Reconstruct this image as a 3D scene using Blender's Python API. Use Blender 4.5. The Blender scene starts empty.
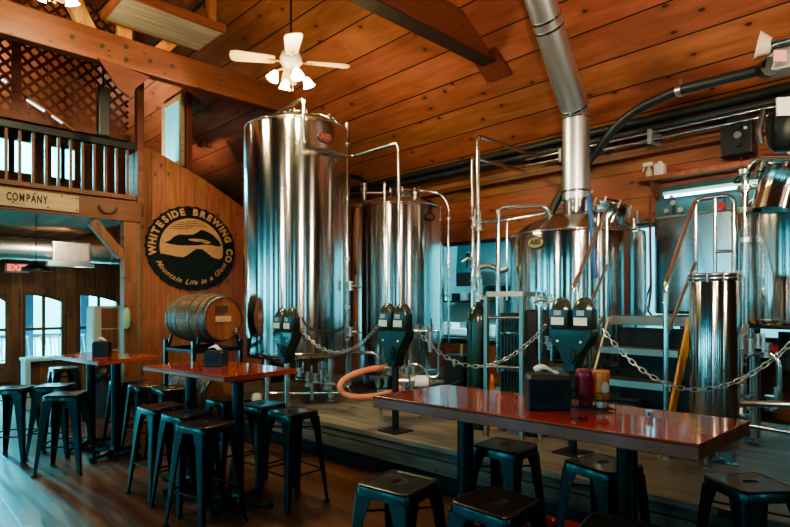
import bpy, math, random
from mathutils import Vector, Matrix
random.seed(7)
SC = bpy.context.scene
COL = SC.collection
V = Vector
PI = math.pi

# ------------------------------------------------------------------ camera frame
F, CX0, HY, EYE = 550.0, 395.0, 303.0, 1.65
AX, AY, AN = 532.0, 550.0, 765.19
def P(px, py, d):
    cx = (px-CX0)/F*d
    return V(((550*cx+532*d)/AN, (-532*cx+550*d)/AN, EYE-(py-HY)/F*d))
def PZ(px, py, z): return P(px, py, F*(EYE-z)/(py-HY))
def PY(px, py, Y): return P(px, py, Y/((-532*(px-CX0)/F+550)/AN))
def PX(px, py, X): return P(px, py, X/((550*(px-CX0)/F+532)/AN))
def at(px, d, z):
    p = P(px, HY, d); p.z = z; return p

cam = bpy.data.cameras.new('camera'); camo = bpy.data.objects.new('camera', cam); COL.objects.link(camo)
camo.location = (0, 0, EYE)
camo.rotation_euler = (PI/2, 0, -math.atan2(532, 550))
cam.sensor_width = 36; cam.lens = F/790*36; cam.shift_y = (HY-263.5)/790
cam.clip_start = .05; cam.clip_end = 200
SC.camera = camo

# ------------------------------------------------------------------ materials
def newmat(name):
    m = bpy.data.materials.new(name); m.use_nodes = True
    nt = m.node_tree; b = nt.nodes['Principled BSDF']
    return m, nt, b
def N(nt, typ, **kw):
    n = nt.nodes.new(typ)
    for k, v in kw.items(): setattr(n, k, v)
    return n
def math_(nt, op, a, b=None, c=None):
    n = nt.nodes.new('ShaderNodeMath'); n.operation = op
    for i, x in enumerate((a, b, c)):
        if x is None: continue
        if isinstance(x, (int, float)): n.inputs[i].default_value = x
        else: nt.links.new(x, n.inputs[i])
    return n.outputs[0]
def mixc(nt, fac, a, b, mode='MIX'):
    n = nt.nodes.new('ShaderNodeMix'); n.data_type = 'RGBA'; n.blend_type = mode
    for sock, x in ((n.inputs[0], fac), (n.inputs[6], a), (n.inputs[7], b)):
        if isinstance(x, (int, float)): sock.default_value = x
        elif isinstance(x, tuple): sock.default_value = x if len(x) == 4 else (*x, 1)
        else: nt.links.new(x, sock)
    return n.outputs[2]
def simple(name, col, rough=.5, metal=0, noise=0, nscale=8, coat=0, bump=0, spec=None):
    m, nt, b = newmat(name)
    b.inputs['Base Color'].default_value = (*col, 1); b.inputs['Roughness'].default_value = rough
    b.inputs['Metallic'].default_value = metal
    if coat: b.inputs['Coat Weight'].default_value = coat; b.inputs['Coat Roughness'].default_value = .08
    if spec is not None: b.inputs['Specular IOR Level'].default_value = spec
    tc = N(nt, 'ShaderNodeTexCoord'); no = N(nt, 'ShaderNodeTexNoise'); no.inputs['Scale'].default_value = nscale; no.inputs['Detail'].default_value = 4
    nt.links.new(tc.outputs['Object'], no.inputs['Vector'])
    a = noise or .12
    c = mixc(nt, no.outputs[0], tuple(x*(1-a) for x in col), tuple(min(1, x*(1+a)) for x in col))
    nt.links.new(c, b.inputs['Base Color'])
    r = math_(nt, 'MULTIPLY_ADD', no.outputs[0], .2*rough, rough*.9); nt.links.new(r, b.inputs['Roughness'])
    if bump:
        bp = N(nt, 'ShaderNodeBump'); bp.inputs['Strength'].default_value = bump; bp.inputs['Distance'].default_value = .01
        nt.links.new(no.outputs[0], bp.inputs['Height']); nt.links.new(bp.outputs[0], b.inputs['Normal'])
    return m
def emis(name, col, s):
    m, nt, b = newmat(name)
    b.inputs['Base Color'].default_value = (*col, 1); b.inputs['Emission Color'].default_value = (*col, 1)
    b.inputs['Emission Strength'].default_value = s
    return m
def steel(name, rough=.2, tint=(.62, .62, .6), aniso=.75, vert=True):
    m, nt, b = newmat(name)
    b.inputs['Metallic'].default_value = 1; b.inputs['Roughness'].default_value = rough
    tc = N(nt, 'ShaderNodeTexCoord'); mp = N(nt, 'ShaderNodeMapping'); no = N(nt, 'ShaderNodeTexNoise')
    mp.inputs['Scale'].default_value = (1, 1, 1); no.inputs['Scale'].default_value = 3; no.inputs['Detail'].default_value = 5
    nt.links.new(tc.outputs['Object'], mp.inputs[0]); nt.links.new(mp.outputs[0], no.inputs['Vector'])
    nt.links.new(mixc(nt, no.outputs[0], tuple(x*.98 for x in tint), tint), b.inputs['Base Color'])
    if aniso:
        tg = N(nt, 'ShaderNodeTangent', direction_type='RADIAL', axis='Z')
        nt.links.new(tg.outputs[0], b.inputs['Tangent'])
        b.inputs['Anisotropic'].default_value = aniso
        b.inputs['Anisotropic Rotation'].default_value = .25 if vert else 0
    return m
def planks(name, c1, c2, along=1, across=0, width=.3, off=0, seam=.008, rough=.5, world=True, knots=1.0, coat=0, var=.35, grain=14, bump=.3, seamcol=(.012, .006, .004), stretch=1.0, angular=0):
    m, nt, b = newmat(name)
    if world:
        g = N(nt, 'ShaderNodeNewGeometry'); vec = g.outputs['Position']
    else:
        vec = N(nt, 'ShaderNodeTexCoord').outputs['Object']
    sp = N(nt, 'ShaderNodeSeparateXYZ'); nt.links.new(vec, sp.inputs[0])
    al, ac = sp.outputs[along], sp.outputs[across]
    third = sp.outputs[3-along-across]
    if angular:
        ac = math_(nt, 'MULTIPLY', math_(nt, 'ARCTAN2', ac, third), angular); third = al
    q = math_(nt, 'DIVIDE', math_(nt, 'SUBTRACT', ac, off), width)
    idx = math_(nt, 'FLOOR', q); fr = math_(nt, 'FRACT', q)
    wn = N(nt, 'ShaderNodeTexWhiteNoise', noise_dimensions='1D'); nt.links.new(idx, wn.inputs['W'])
    r = wn.outputs['Value']
    # butt joints give each board stretches of their own tone
    q2 = math_(nt, 'MULTIPLY_ADD', r, 37.0, math_(nt, 'DIVIDE', al, 3.1*stretch))
    wn2 = N(nt, 'ShaderNodeTexWhiteNoise', noise_dimensions='2D')
    cv = N(nt, 'ShaderNodeCombineXYZ'); nt.links.new(math_(nt, 'FLOOR', q2), cv.inputs[0]); nt.links.new(idx, cv.inputs[1]); nt.links.new(cv.outputs[0], wn2.inputs['Vector'])
    r2 = wn2.outputs['Value']
    cb = N(nt, 'ShaderNodeCombineXYZ')
    nt.links.new(math_(nt, 'MULTIPLY_ADD', r2, 60.0, math_(nt, 'MULTIPLY', al, .9)), cb.inputs[0])
    nt.links.new(math_(nt, 'MULTIPLY', ac, grain), cb.inputs[1]); nt.links.new(math_(nt, 'MULTIPLY', third, grain), cb.inputs[2])
    no = N(nt, 'ShaderNodeTexNoise'); no.inputs['Scale'].default_value = 1.6; no.inputs['Detail'].default_value = 7; no.inputs['Distortion'].default_value = .5
    nt.links.new(cb.outputs[0], no.inputs['Vector'])
    ramp = N(nt, 'ShaderNodeMapRange'); ramp.inputs[1].default_value = .32; ramp.inputs[2].default_value = .7
    nt.links.new(no.outputs[0], ramp.inputs[0])
    c = mixc(nt, ramp.outputs[0], c1, c2)
    hsv = N(nt, 'ShaderNodeHueSaturation'); nt.links.new(c, hsv.inputs['Color'])
    nt.links.new(math_(nt, 'MULTIPLY_ADD', r2, var*2, 1-var), hsv.inputs['Value'])
    nt.links.new(math_(nt, 'MULTIPLY_ADD', r, .025, .4875), hsv.inputs['Hue'])
    c = hsv.outputs[0]
    if knots:
        kv = N(nt, 'ShaderNodeCombineXYZ')
        nt.links.new(math_(nt, 'ADD', math_(nt, 'MULTIPLY', idx, 7.31), math_(nt, 'MULTIPLY', al, 1.9)), kv.inputs[0])
        nt.links.new(math_(nt, 'MULTIPLY', ac, 3.4), kv.inputs[1]); nt.links.new(idx, kv.inputs[2])
        vo = N(nt, 'ShaderNodeTexVoronoi', voronoi_dimensions='2D'); vo.inputs['Scale'].default_value = 1.0; nt.links.new(kv.outputs[0], vo.inputs['Vector'])
        # only some of the cells carry a knot
        sc2 = N(nt, 'ShaderNodeSeparateColor'); nt.links.new(vo.outputs['Color'], sc2.inputs[0])
        rad = math_(nt, 'MULTIPLY', math_(nt, 'GREATER_THAN', sc2.outputs[0], .45), .045*knots)
        k = math_(nt, 'SUBTRACT', 1.0, math_(nt, 'SMOOTH_MIN', 1.0, math_(nt, 'DIVIDE', vo.outputs['Distance'], math_(nt, 'ADD', rad, .0005)), .2))
        k = math_(nt, 'MINIMUM', math_(nt, 'MAXIMUM', k, 0), 1)
        c = mixc(nt, math_(nt, 'MINIMUM', math_(nt, 'MULTIPLY', k, 2.6), 1), c, tuple(x*.12 for x in c1))
        # soft tone round the knots
        k2 = math_(nt, 'MAXIMUM', math_(nt, 'SUBTRACT', 1.0, math_(nt, 'DIVIDE', vo.outputs['Distance'], math_(nt, 'ADD', math_(nt, 'MULTIPLY', rad, 3.2), .0005))), 0)
        c = mixc(nt, math_(nt, 'MULTIPLY', k2, .4), c, tuple(x*.35 for x in c1))
    e = math_(nt, 'MINIMUM', fr, math_(nt, 'SUBTRACT', 1.0, fr))
    sm = math_(nt, 'LESS_THAN', e, seam/width/2)
    c = mixc(nt, sm, c, seamcol)
    nt.links.new(c, b.inputs['Base Color'])
    nt.links.new(math_(nt, 'MULTIPLY_ADD', no.outputs[0], rough*.5, rough*.75), b.inputs['Roughness'])
    if coat: b.inputs['Coat Weight'].default_value = coat; b.inputs['Coat Roughness'].default_value = .03
    if bump:
        h = math_(nt, 'SUBTRACT', math_(nt, 'MULTIPLY', no.outputs[0], .15), math_(nt, 'LESS_THAN', e, seam/width))
        bp = N(nt, 'ShaderNodeBump'); bp.inputs['Strength'].default_value = bump; bp.inputs['Distance'].default_value = .006
        nt.links.new(h, bp.inputs['Height']); nt.links.new(bp.outputs[0], b.inputs['Normal'])
    return m
def glassmat(name, col=(.8, .95, 1), rough=.02, clear=.85):
    m, nt, b = newmat(name); nt.nodes.remove(b)
    out = nt.nodes['Material Output']
    tr = N(nt, 'ShaderNodeBsdfTransparent'); tr.inputs[0].default_value = (*col, 1)
    gl = N(nt, 'ShaderNodeBsdfGlossy'); gl.inputs['Roughness'].default_value = rough
    mx = N(nt, 'ShaderNodeMixShader'); mx.inputs[0].default_value = 1-clear
    nt.links.new(tr.outputs[0], mx.inputs[1]); nt.links.new(gl.outputs[0], mx.inputs[2]); nt.links.new(mx.outputs[0], out.inputs[0])
    return m

PINE1, PINE2 = (.20, .062, .022), (.40, .145, .052)
M = {}
M['ceil'] = planks('ceiling_pine', (.26, .088, .042), (.41, .152, .076), along=1, across=0, width=.357, off=5.87, seam=.014, rough=.55, knots=1.5, grain=7, var=.17, stretch=1.6)
M['wallboards'] = planks('wall_pine', (.21, .068, .032), (.34, .118, .056), along=1, across=2, width=.33, off=2.6, seam=.008, rough=.55, knots=1.5, grain=7, var=.17, stretch=1.6)
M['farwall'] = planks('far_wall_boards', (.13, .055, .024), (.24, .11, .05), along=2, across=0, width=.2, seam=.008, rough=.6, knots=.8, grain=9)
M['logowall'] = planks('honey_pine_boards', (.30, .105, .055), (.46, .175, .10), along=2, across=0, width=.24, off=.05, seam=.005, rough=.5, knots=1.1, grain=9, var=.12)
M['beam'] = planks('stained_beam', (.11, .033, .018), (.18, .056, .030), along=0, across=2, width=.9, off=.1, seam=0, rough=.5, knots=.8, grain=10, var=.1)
M['beamgold'] = planks('lit_gold_wood_and_cable', (.36, .16, .045), (.55, .28, .085), along=2, across=0, width=2.0, off=.1, seam=0, rough=.5, knots=.5, grain=10, var=.1)  # yellow lamplight painted into the truss wood; the orange cable shares it
M['post'] = planks('post_wood', (.17, .058, .030), (.29, .10, .050), along=2, across=0, width=.9, off=.1, seam=0, rough=.5, knots=.8, grain=10, var=.1)
M['greyboard'] = planks('weathered_board', (.16, .13, .105), (.30, .25, .20), along=0, across=1, width=.35, off=0, seam=.004, rough=.7, knots=.3, grain=14, var=.15)
M['floor'] = planks('dark_oak_floor', (.10, .045, .024), (.21, .092, .048), along=1, across=0, width=.12, seam=.003, rough=.34, knots=.3, grain=16, var=.3, bump=.2, seamcol=(.01, .007, .005))
M['platform'] = planks('platform_boards', (.115, .106, .088), (.24, .222, .19), along=1, across=0, width=.45, seam=.008, rough=.5, knots=.3, grain=6, var=.22, seamcol=(.02, .018, .015))
M['sleeper'] = planks('sleeper_timber', (.075, .075, .06), (.19, .19, .155), along=1, across=2, width=.125, off=.2, seam=.012, rough=.75, knots=.4, grain=9, var=.25, seamcol=(.006, .008, .008))
M['tabletop'] = planks('lacquered_red_tabletop', (.26, .030, .010), (.60, .12, .036), along=1, across=0, width=.15, seam=.002, rough=.2, world=False, knots=1.0, coat=.8, grain=14, var=.2, bump=.04, seamcol=(.07, .012, .006))
M['tableedge'] = simple('table_edge_wood', (.42, .085, .045), .35, noise=.4, nscale=14, coat=.4)
M['black'] = simple('black_powder_coat', (.010, .014, .016), .30, metal=.35, noise=.5, nscale=9, coat=.35)
M['blackseat'] = simple('worn_black_seat', (.010, .012, .012), .30, metal=.3, noise=.6, nscale=12, coat=.35)
M['darkmetal'] = simple('dark_iron', (.016, .022, .024), .42, metal=.5, noise=.3)
M['blackplastic'] = simple('black_plastic', (.006, .008, .009), .38, noise=.3)
M['rubber'] = simple('black_rubber_insulation', (.012, .018, .019), .45, noise=.5, nscale=6)
M['steel'] = steel('brushed_tank_steel', .15, aniso=.85)
M['steel2'] = steel('satin_steel', .24, (.55, .56, .55), .5)
M['panelsteel'] = steel('cyan_lit_cladding', .2, (.50, .64, .68), .5)  # cyan kitchen light tinted into the base colour
M['pipe'] = steel('polished_pipe_steel', .16, (.66, .66, .64), 0)
M['duct'] = steel('galvanised_duct', .36, (.78, .88, .94), 0)
M['valve'] = steel('cast_valve_steel', .3, (.50, .48, .44), 0)
M['meter'] = simple('dark_green_meter_enamel', (.007, .019, .016), .3, metal=.2, noise=.4, nscale=14, coat=.4)
M['white'] = simple('white_plastic', (.75, .76, .74), .4)
M['offwhite'] = simple('cream_paint', (.55, .52, .44), .5)
M['paper'] = simple('white_paper', (.72, .74, .74), .8)
M['green_sticker'] = simple('pale_sticker', (.50, .60, .52), .5)
M['gold'] = simple('badge_gold', (.45, .33, .13), .35, metal=.6)
M['signblack'] = simple('sign_black_metal', (.012, .020, .019), .4, metal=.3)
M['letterwood'] = simple('pale_letter_wood', (.60, .34, .16), .6, noise=.3, nscale=20)  # pale wood of the sign cut-outs, its own tone
M['plaqueboard'] = planks('pale_sign_board', (.36, .27, .16), (.56, .44, .28), along=0, across=2, width=2, off=.5, seam=0, rough=.6, knots=.3, grain=10, var=.1)
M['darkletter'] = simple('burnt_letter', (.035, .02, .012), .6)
M['hose'] = simple('salmon_rubber_hose', (.62, .22, .13), .42, noise=.25)
M['blue'] = simple('blue_hose', (.02, .10, .28), .4)
M['redhose'] = simple('dark_red_hose', (.12, .015, .02), .4)
M['red'] = simple('ketchup_red', (.20, .006, .018), .3, coat=.3)
M['orange'] = simple('orange_sauce', (.62, .20, .035), .3, coat=.5)
M['yellow'] = simple('yellow_tag', (.75, .55, .05), .5)
M['gascyl'] = simple('green_gas_cylinder', (.012, .035, .022), .28, metal=.3, coat=.4)
M['binblue'] = simple('slate_bin_plastic', (.05, .085, .10), .4)
M['bag'] = simple('black_bin_bag', (.012, .014, .016), .25, bump=1, nscale=30)
M['bladewood'] = simple('pale_blade_wood', (.62, .42, .22), .4, noise=.2)
M['ivory'] = simple('ivory_enamel', (.68, .62, .50), .35)
M['lamp'] = emis('frosted_lamp_glass', (1, .80, .48), 26)
M['lampoff'] = emis('pendant_glow', (1, .9, .7), 1.5)
M['tube'] = emis('cyan_tube_light', (.55, .95, 1), 9)
M['cyanwall'] = simple('pale_kitchen_wall', (.42, .66, .68), .6)
M['exitred'] = emis('exit_red', (1, .12, .08), 1.6)
M['glass'] = glassmat('window_glass', (.8, 1, .97), .02, .95)
M['darkglass'] = simple('dome_glass', (.05, .07, .06), .05, metal=.4, coat=1)
M['stave'] = planks('barrel_staves', (.085, .050, .028), (.19, .115, .065), angular=.28, along=1, across=0, width=.0733, seam=.004, rough=.5, world=False, knots=0, grain=12, var=.25)
M['barrelhead'] = planks('barrel_head_boards', (.15, .055, .022), (.27, .105, .042), along=2, across=0, width=.1, seam=.003, rough=.5, world=False, knots=.4, grain=12, var=.15)
M['hoop'] = simple('galvanised_hoop', (.10, .12, .12), .4, metal=.8)
M['chain'] = steel('chain_steel', .28, (.5, .5, .48), 0)
M['pane'] = glassmat('cyan_pane', (.35, .8, .9), .05, .8)
M['steplight'] = steel('stair_steel', .4, (.36, .34, .30), 0)
M['extground'] = simple('porch_floor', (.7, .85, .8), .8)
M['purple'] = simple('porch_post_paint', (.20, .14, .28), .6)
M['greytin'] = simple('grey_motor_paint', (.30, .32, .32), .4, metal=.3)
M['pink'] = simple('pink_label', (.75, .35, .38), .5)
M['trimteal'] = simple('dark_teal_board', (.03, .10, .11), .4, noise=.5, nscale=3)
M['funnel'] = simple('frosted_hopper_plastic', (.62, .55, .45), .35)
M['cardred'] = simple('red_carton', (.34, .010, .025), .5)

# ------------------------------------------------------------------ mesh builder
class MB:
    def __init__(s): s.v = []; s.f = []; s.s = []
    def add(s, vs, fs, smooth=False, mat=None):
        o = len(s.v)
        for v in vs:
            v = V(v)
            s.v.append(mat @ v if mat is not None else v)
        for f in fs: s.f.append([o+i for i in f]); s.s.append(smooth)
        return s
    def merge(s, mb, mat=None):
        o = len(s.v)
        for v in mb.v: s.v.append(mat @ v if mat is not None else v.copy())
        for f, k in zip(mb.f, mb.s): s.f.append([o+i for i in f]); s.s.append(k)
        return s
    def box(s, lo, hi, mat=None):
        x0, y0, z0 = lo; x1, y1, z1 = hi
        vs = [(x0,y0,z0),(x1,y0,z0),(x1,y1,z0),(x0,y1,z0),(x0,y0,z1),(x1,y0,z1),(x1,y1,z1),(x0,y1,z1)]
        return s.add(vs, [(0,3,2,1),(4,5,6,7),(0,1,5,4),(1,2,6,5),(2,3,7,6),(3,0,4,7)], False, mat)
    def cbox(s, c, size, rz=0, mat=None):
        h = [x/2 for x in size]
        m = Matrix.Translation(V(c)) @ Matrix.Rotation(rz, 4, 'Z')
        if mat is not None: m = m @ mat
        return s.box((-h[0],-h[1],-h[2]), tuple(h), m)
    def bar(s, p0, p1, w, h):
        """rectangular bar from p0 to p1; w sideways, h upwards"""
        p0, p1 = V(p0), V(p1); d = p1-p0; L = d.length; d.normalize()
        up = V((0,0,1)) if abs(d.z) < .95 else V((1,0,0))
        sd = d.cross(up).normalized(); up = sd.cross(d)
        m = Matrix((( d.x, sd.x, up.x, p0.x),(d.y, sd.y, up.y, p0.y),(d.z, sd.z, up.z, p0.z),(0,0,0,1)))
        return s.box((0,-w/2,-h/2), (L,w/2,h/2), m)
    def ring(s, c, ax, r, n, ref=None):
        ax = V(ax).normalized()
        ref = V(ref) if ref is not None else (V((0,0,1)) if abs(ax.z) < .9 else V((1,0,0)))
        u = ax.cross(ref).normalized(); w = ax.cross(u)
        return [V(c)+(u*math.cos(2*PI*i/n)+w*math.sin(2*PI*i/n))*r for i in range(n)]
    def loft(s, rings, caps=True, smooth=True, closed=False):
        n = len(rings[0]); o = len(s.v)
        for r in rings: s.v.extend(V(p) for p in r)
        m = len(rings)
        for j in range(m if closed else m-1):
            a, b = o+j*n, o+((j+1) % m)*n
            for i in range(n):
                k = (i+1) % n
                s.f.append([a+i, a+k, b+k, b+i]); s.s.append(smooth)
        if caps and not closed:
            # caps get their own vertices so that the rims stay crisp
            for base, rev in ((rings[0], True), (rings[-1], False)):
                q = len(s.v); s.v.extend(V(p) for p in base)
                idx = list(range(q, q+n)); s.f.append(idx[::-1] if rev else idx); s.s.append(False)
        return s
    def cyl(s, p0, p1, r0, r1=None, n=24, caps=True):
        p0, p1 = V(p0), V(p1); r1 = r0 if r1 is None else r1
        ax = p1-p0
        return s.loft([s.ring(p0, ax, r0, n), s.ring(p1, ax, r1, n)], caps)
    def tube(s, pts, r, n=10, bend=0, closed=False, k=5):
        pts = [V(p) for p in pts]
        if bend and not closed:
            out = [pts[0]]
            for i in range(1, len(pts)-1):
                a, b, c = pts[i-1], pts[i], pts[i+1]
                da, dc = (a-b), (c-b); la, lc = da.length, dc.length
                q = min(bend, la*.45, lc*.45)
                s0, s1 = b+da/la*q, b+dc/lc*q
                for t in range(k+1):
                    t = t/k; out.append(s0*(1-t)**2+b*2*t*(1-t)+s1*t*t)
            out.append(pts[-1]); pts = out
        rings = []; prev = None; m = len(pts)
        for i, p in enumerate(pts):
            if closed: t = (pts[(i+1) % m]-pts[i-1]).normalized()
            else: t = (pts[min(i+1, m-1)]-pts[max(i-1, 0)]).normalized()
            if prev is None:
                ref = V((0,0,1)) if abs(t.z) < .9 else V((1,0,0)); u = t.cross(ref).normalized()
            else:
                u = (prev-t*prev.dot(t)).normalized()
            prev = u; w = t.cross(u)
            rr = r(i/(m-1)) if callable(r) else r
            rings.append([p+(u*math.cos(2*PI*j/n)+w*math.sin(2*PI*j/n))*rr for j in range(n)])
        return s.loft(rings, caps=not closed, closed=closed)
    def lathe(s, prof, c=(0,0,0), n=48, mat=None, caps=False):
        o = len(s.v); c = V(c)
        rings = []
        for r, z in prof:
            ring = [V((r*math.cos(2*PI*i/n), r*math.sin(2*PI*i/n), z)) for i in range(n)]
            if mat is not None: ring = [mat @ p for p in ring]
            rings.append([p+c for p in ring])
        return s.loft(rings, caps)
    def prism(s, poly, ext, smooth=False):
        poly = [V(p) for p in poly]; ext = V(ext); n = len(poly)
        vs = poly+[p+ext for p in poly]
        fs = [list(range(n))[::-1], list(range(n, 2*n))]+[(i, (i+1) % n, n+(i+1) % n, n+i) for i in range(n)]
        return s.add(vs, fs, smooth)
    def ball(s, c, r, n=16, sc=(1,1,1), half=False):
        rings = []; m = n//2; c = V(c)
        j0 = m//2 if half else 0
        for j in range(j0, m+1):
            th = PI*j/m; rr = max(math.sin(th), 1e-3)*r; z = -math.cos(th)*r
            rings.append([c+V((rr*math.cos(2*PI*i/n)*sc[0], rr*math.sin(2*PI*i/n)*sc[1], z*sc[2])) for i in range(n)])
        return s.loft(rings, False)
    def torus(s, c, R, r, ax=(0,0,1), n=32, k=10):
        pts = s.ring(c, ax, R, n)
        return s.tube(pts, r, k, closed=True)
    def build(s, name, mat, parent=None, bevel=0, loc=None, segs=2):
        me = bpy.data.meshes.new(name); o = bpy.data.objects.new(name, me); COL.objects.link(o)
        if parent is not None:
            org = ORG[parent]; o.parent = parent; o.location = (0,0,0)
        else:
            if loc is None:
                xs = [v.x for v in s.v]; ys = [v.y for v in s.v]; zs = [v.z for v in s.v]
                loc = V(((min(xs)+max(xs))/2, (min(ys)+max(ys))/2, min(zs)))
            org = V(loc); o.location = org
        ORG[o] = V(org)
        me.from_pydata([tuple(v-org) for v in s.v], [], s.f)
        me.polygons.foreach_set('use_smooth', s.s); me.update()
        me.materials.append(M[mat] if isinstance(mat, str) else mat)
        if bevel:
            b = o.modifiers.new('bevel', 'BEVEL'); b.width = bevel; b.segments = segs; b.limit_method = 'ANGLE'; b.angle_limit = math.radians(40)
        return o
def clusters(mb, gap=.012):
    par = list(range(len(mb.v)))
    def find(i):
        while par[i] != i: par[i] = par[par[i]]; i = par[i]
        return i
    for f in mb.f:
        a = find(f[0])
        for i in f[1:]:
            b = find(i)
            if a != b: par[b] = a
    isl = {}
    for k, f in enumerate(mb.f): isl.setdefault(find(f[0]), []).append(k)
    items = []
    for fs in isl.values():
        vs = [mb.v[i] for k in fs for i in mb.f[k]]
        lo = [min(v[j] for v in vs)-gap for j in range(3)]; hi = [max(v[j] for v in vs)+gap for j in range(3)]
        items.append([lo, hi, fs])
    done = False
    while not done:
        done = True; i = 0
        while i < len(items):
            j = i+1
            while j < len(items):
                A_, B_ = items[i], items[j]
                if all(A_[0][k] <= B_[1][k] and B_[0][k] <= A_[1][k] for k in range(3)):
                    items[i] = [[min(a, b) for a, b in zip(A_[0], B_[0])], [max(a, b) for a, b in zip(A_[1], B_[1])], A_[2]+B_[2]]
                    items.pop(j); done = False
                else: j += 1
            i += 1
    out = []
    for lo, hi, fs in items:
        n_ = MB(); mp = {}
        for k in fs:
            idx = []
            for i in mb.f[k]:
                if i not in mp: mp[i] = len(n_.v); n_.v.append(mb.v[i])
                idx.append(mp[i])
            n_.f.append(idx); n_.s.append(mb.s[k])
        out.append(n_)
    return out
def build_split(mb, name, mat, parent): return [c_.build(name, mat, parent) for c_ in clusters(mb)]
ORG = {}
def tag(o, label=None, cat=None, group=None, kind=None):
    if label: o['label'] = label
    if cat: o['category'] = cat
    if group: o['group'] = group
    if kind: o['kind'] = kind
    return o
def thing(name, loc, label, cat, group=None):
    e = bpy.data.objects.new(name, None); COL.objects.link(e); e.location = loc; e.empty_display_size = .1
    ORG[e] = V(loc); return tag(e, label, cat, group)
def struct(o, label=None): return tag(o, label, kind='structure')
def kids(o): return [c for c in list(COL.objects) if c.parent == o]
def copy_tree(o, parent=None):
    c = o.copy(); COL.objects.link(c)
    if parent is not None: c.parent = parent
    for ch in kids(o): copy_tree(ch, c)
    return c
def text_mb(txt, size, extrude=.004, shear=0, offset=0, align='CENTER'):
    cu = bpy.data.curves.new('t', 'FONT'); cu.body = txt; cu.size = size; cu.extrude = extrude; cu.shear = shear; cu.offset = offset
    cu.align_x = align; cu.align_y = 'CENTER'; cu.resolution_u = 3
    ob = bpy.data.objects.new('t', cu); COL.objects.link(ob)
    dg = bpy.context.evaluated_depsgraph_get(); ev = ob.evaluated_get(dg); me = ev.to_mesh()
    mb = MB(); mb.add([v.co.copy() for v in me.vertices], [list(p.vertices) for p in me.polygons])
    ev.to_mesh_clear(); bpy.data.objects.remove(ob); bpy.data.curves.remove(cu)
    return mb
FACE_NY = Matrix.Rotation(PI/2, 4, 'X')        # text in xy -> faces -Y, reads along +X
def facing(c, yaw):                            # faces direction (cos yaw, sin yaw)
    return Matrix.Translation(V(c)) @ Matrix.Rotation(yaw+PI/2, 4, 'Z') @ FACE_NY

XW, ZW, TAN = 6.8, 3.75, .6
RX = -2.0                                       # ridge
def zc(x): return ZW+TAN*(XW-x) if x >= RX else ZW+TAN*(XW-RX)-TAN*(RX-x)
Y0, Y1, X0 = -5.0, 13.7, -7.0

# ================================================================== THE SETTING
mb = MB(); mb.box((X0, Y0, -.1), (XW, Y1, 0)); struct(mb.build('floor', 'floor'), 'dark worn plank floor with cyan daylight on it')
# ceiling: two slopes
mb = MB()
t = .12
mb.prism([(XW, Y0, zc(XW)), (XW, Y1, zc(XW)), (RX, Y1, zc(RX)), (RX, Y0, zc(RX))], (0, 0, t))
mb.prism([(RX, Y0, zc(RX)), (RX, Y1, zc(RX)), (X0, Y1, zc(X0)), (X0, Y0, zc(X0))], (0, 0, t))
struct(mb.build('ceiling', 'ceil'), 'sloping ceiling of wide reddish pine boards')
# back wall with the two serving openings (x = XW)
WO1 = (.4, 6.95, 1.08, 2.58)    # y0,y1,z0,z1 beside the kettle
WO2 = (.4, 2.95, 1.46, 3.02)
def wall_x(x0, x1, y0, y1, z0, z1, holes):
    mb = MB(); ys = sorted({y0, y1, *[h[0] for h in holes], *[h[1] for h in holes]})
    for a, b in zip(ys, ys[1:]):
        hs = sorted([(h[2], h[3]) for h in holes if h[0] <= a and h[1] >= b])
        z = z0
        for h0, h1 in hs:
            if h0 > z: mb.box((x0, a, z), (x1, b, h0))
            z = h1
        if z1 > z: mb.box((x0, a, z), (x1, b, z1))
    return mb
def wall_y(ya, yb, x0, x1, z0, z1, holes):
    mb = MB(); xs = sorted({x0, x1, *[h[0] for h in holes], *[h[1] for h in holes]})
    for a, b in zip(xs, xs[1:]):
        hs = sorted([(h[2], h[3]) for h in holes if h[0] <= a and h[1] >= b])
        z = z0
        for h0, h1 in hs:
            if h0 > z: mb.box((a, ya, z), (b, yb, h0))
            z = h1
        if z1 > z: mb.box((a, ya, z), (b, yb, z1))
    return mb
struct(wall_x(XW, XW+.14, Y0, Y1, 0, ZW+.02, [WO1]).build('wall_back', 'wallboards'), 'reddish pine board wall behind the brewing tanks')
mb = MB(); mb.box((XW-.02, -1.5, 2.66), (XW-.002, 2.55, 3.02)); struct(mb.build('trim_2', 'trimteal'), 'dark teal board under the shelf')
# dark trim round the openings
for i, (a, b, c, d) in enumerate((WO1,)):
    mb = MB()
    mb.box((XW-.03, a-.06, d), (XW+.16, b+.06, d+.035)); mb.box((XW-.03, a-.05, c), (XW+.16, a, d)); mb.box((XW-.03, b, c), (XW+.16, b+.05, d)); mb.box((XW-.05, a-.06, c-.05), (XW+.16, b+.06, c))
    struct(mb.build('trim_%d' % (i+1), 'darkmetal'))
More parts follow.
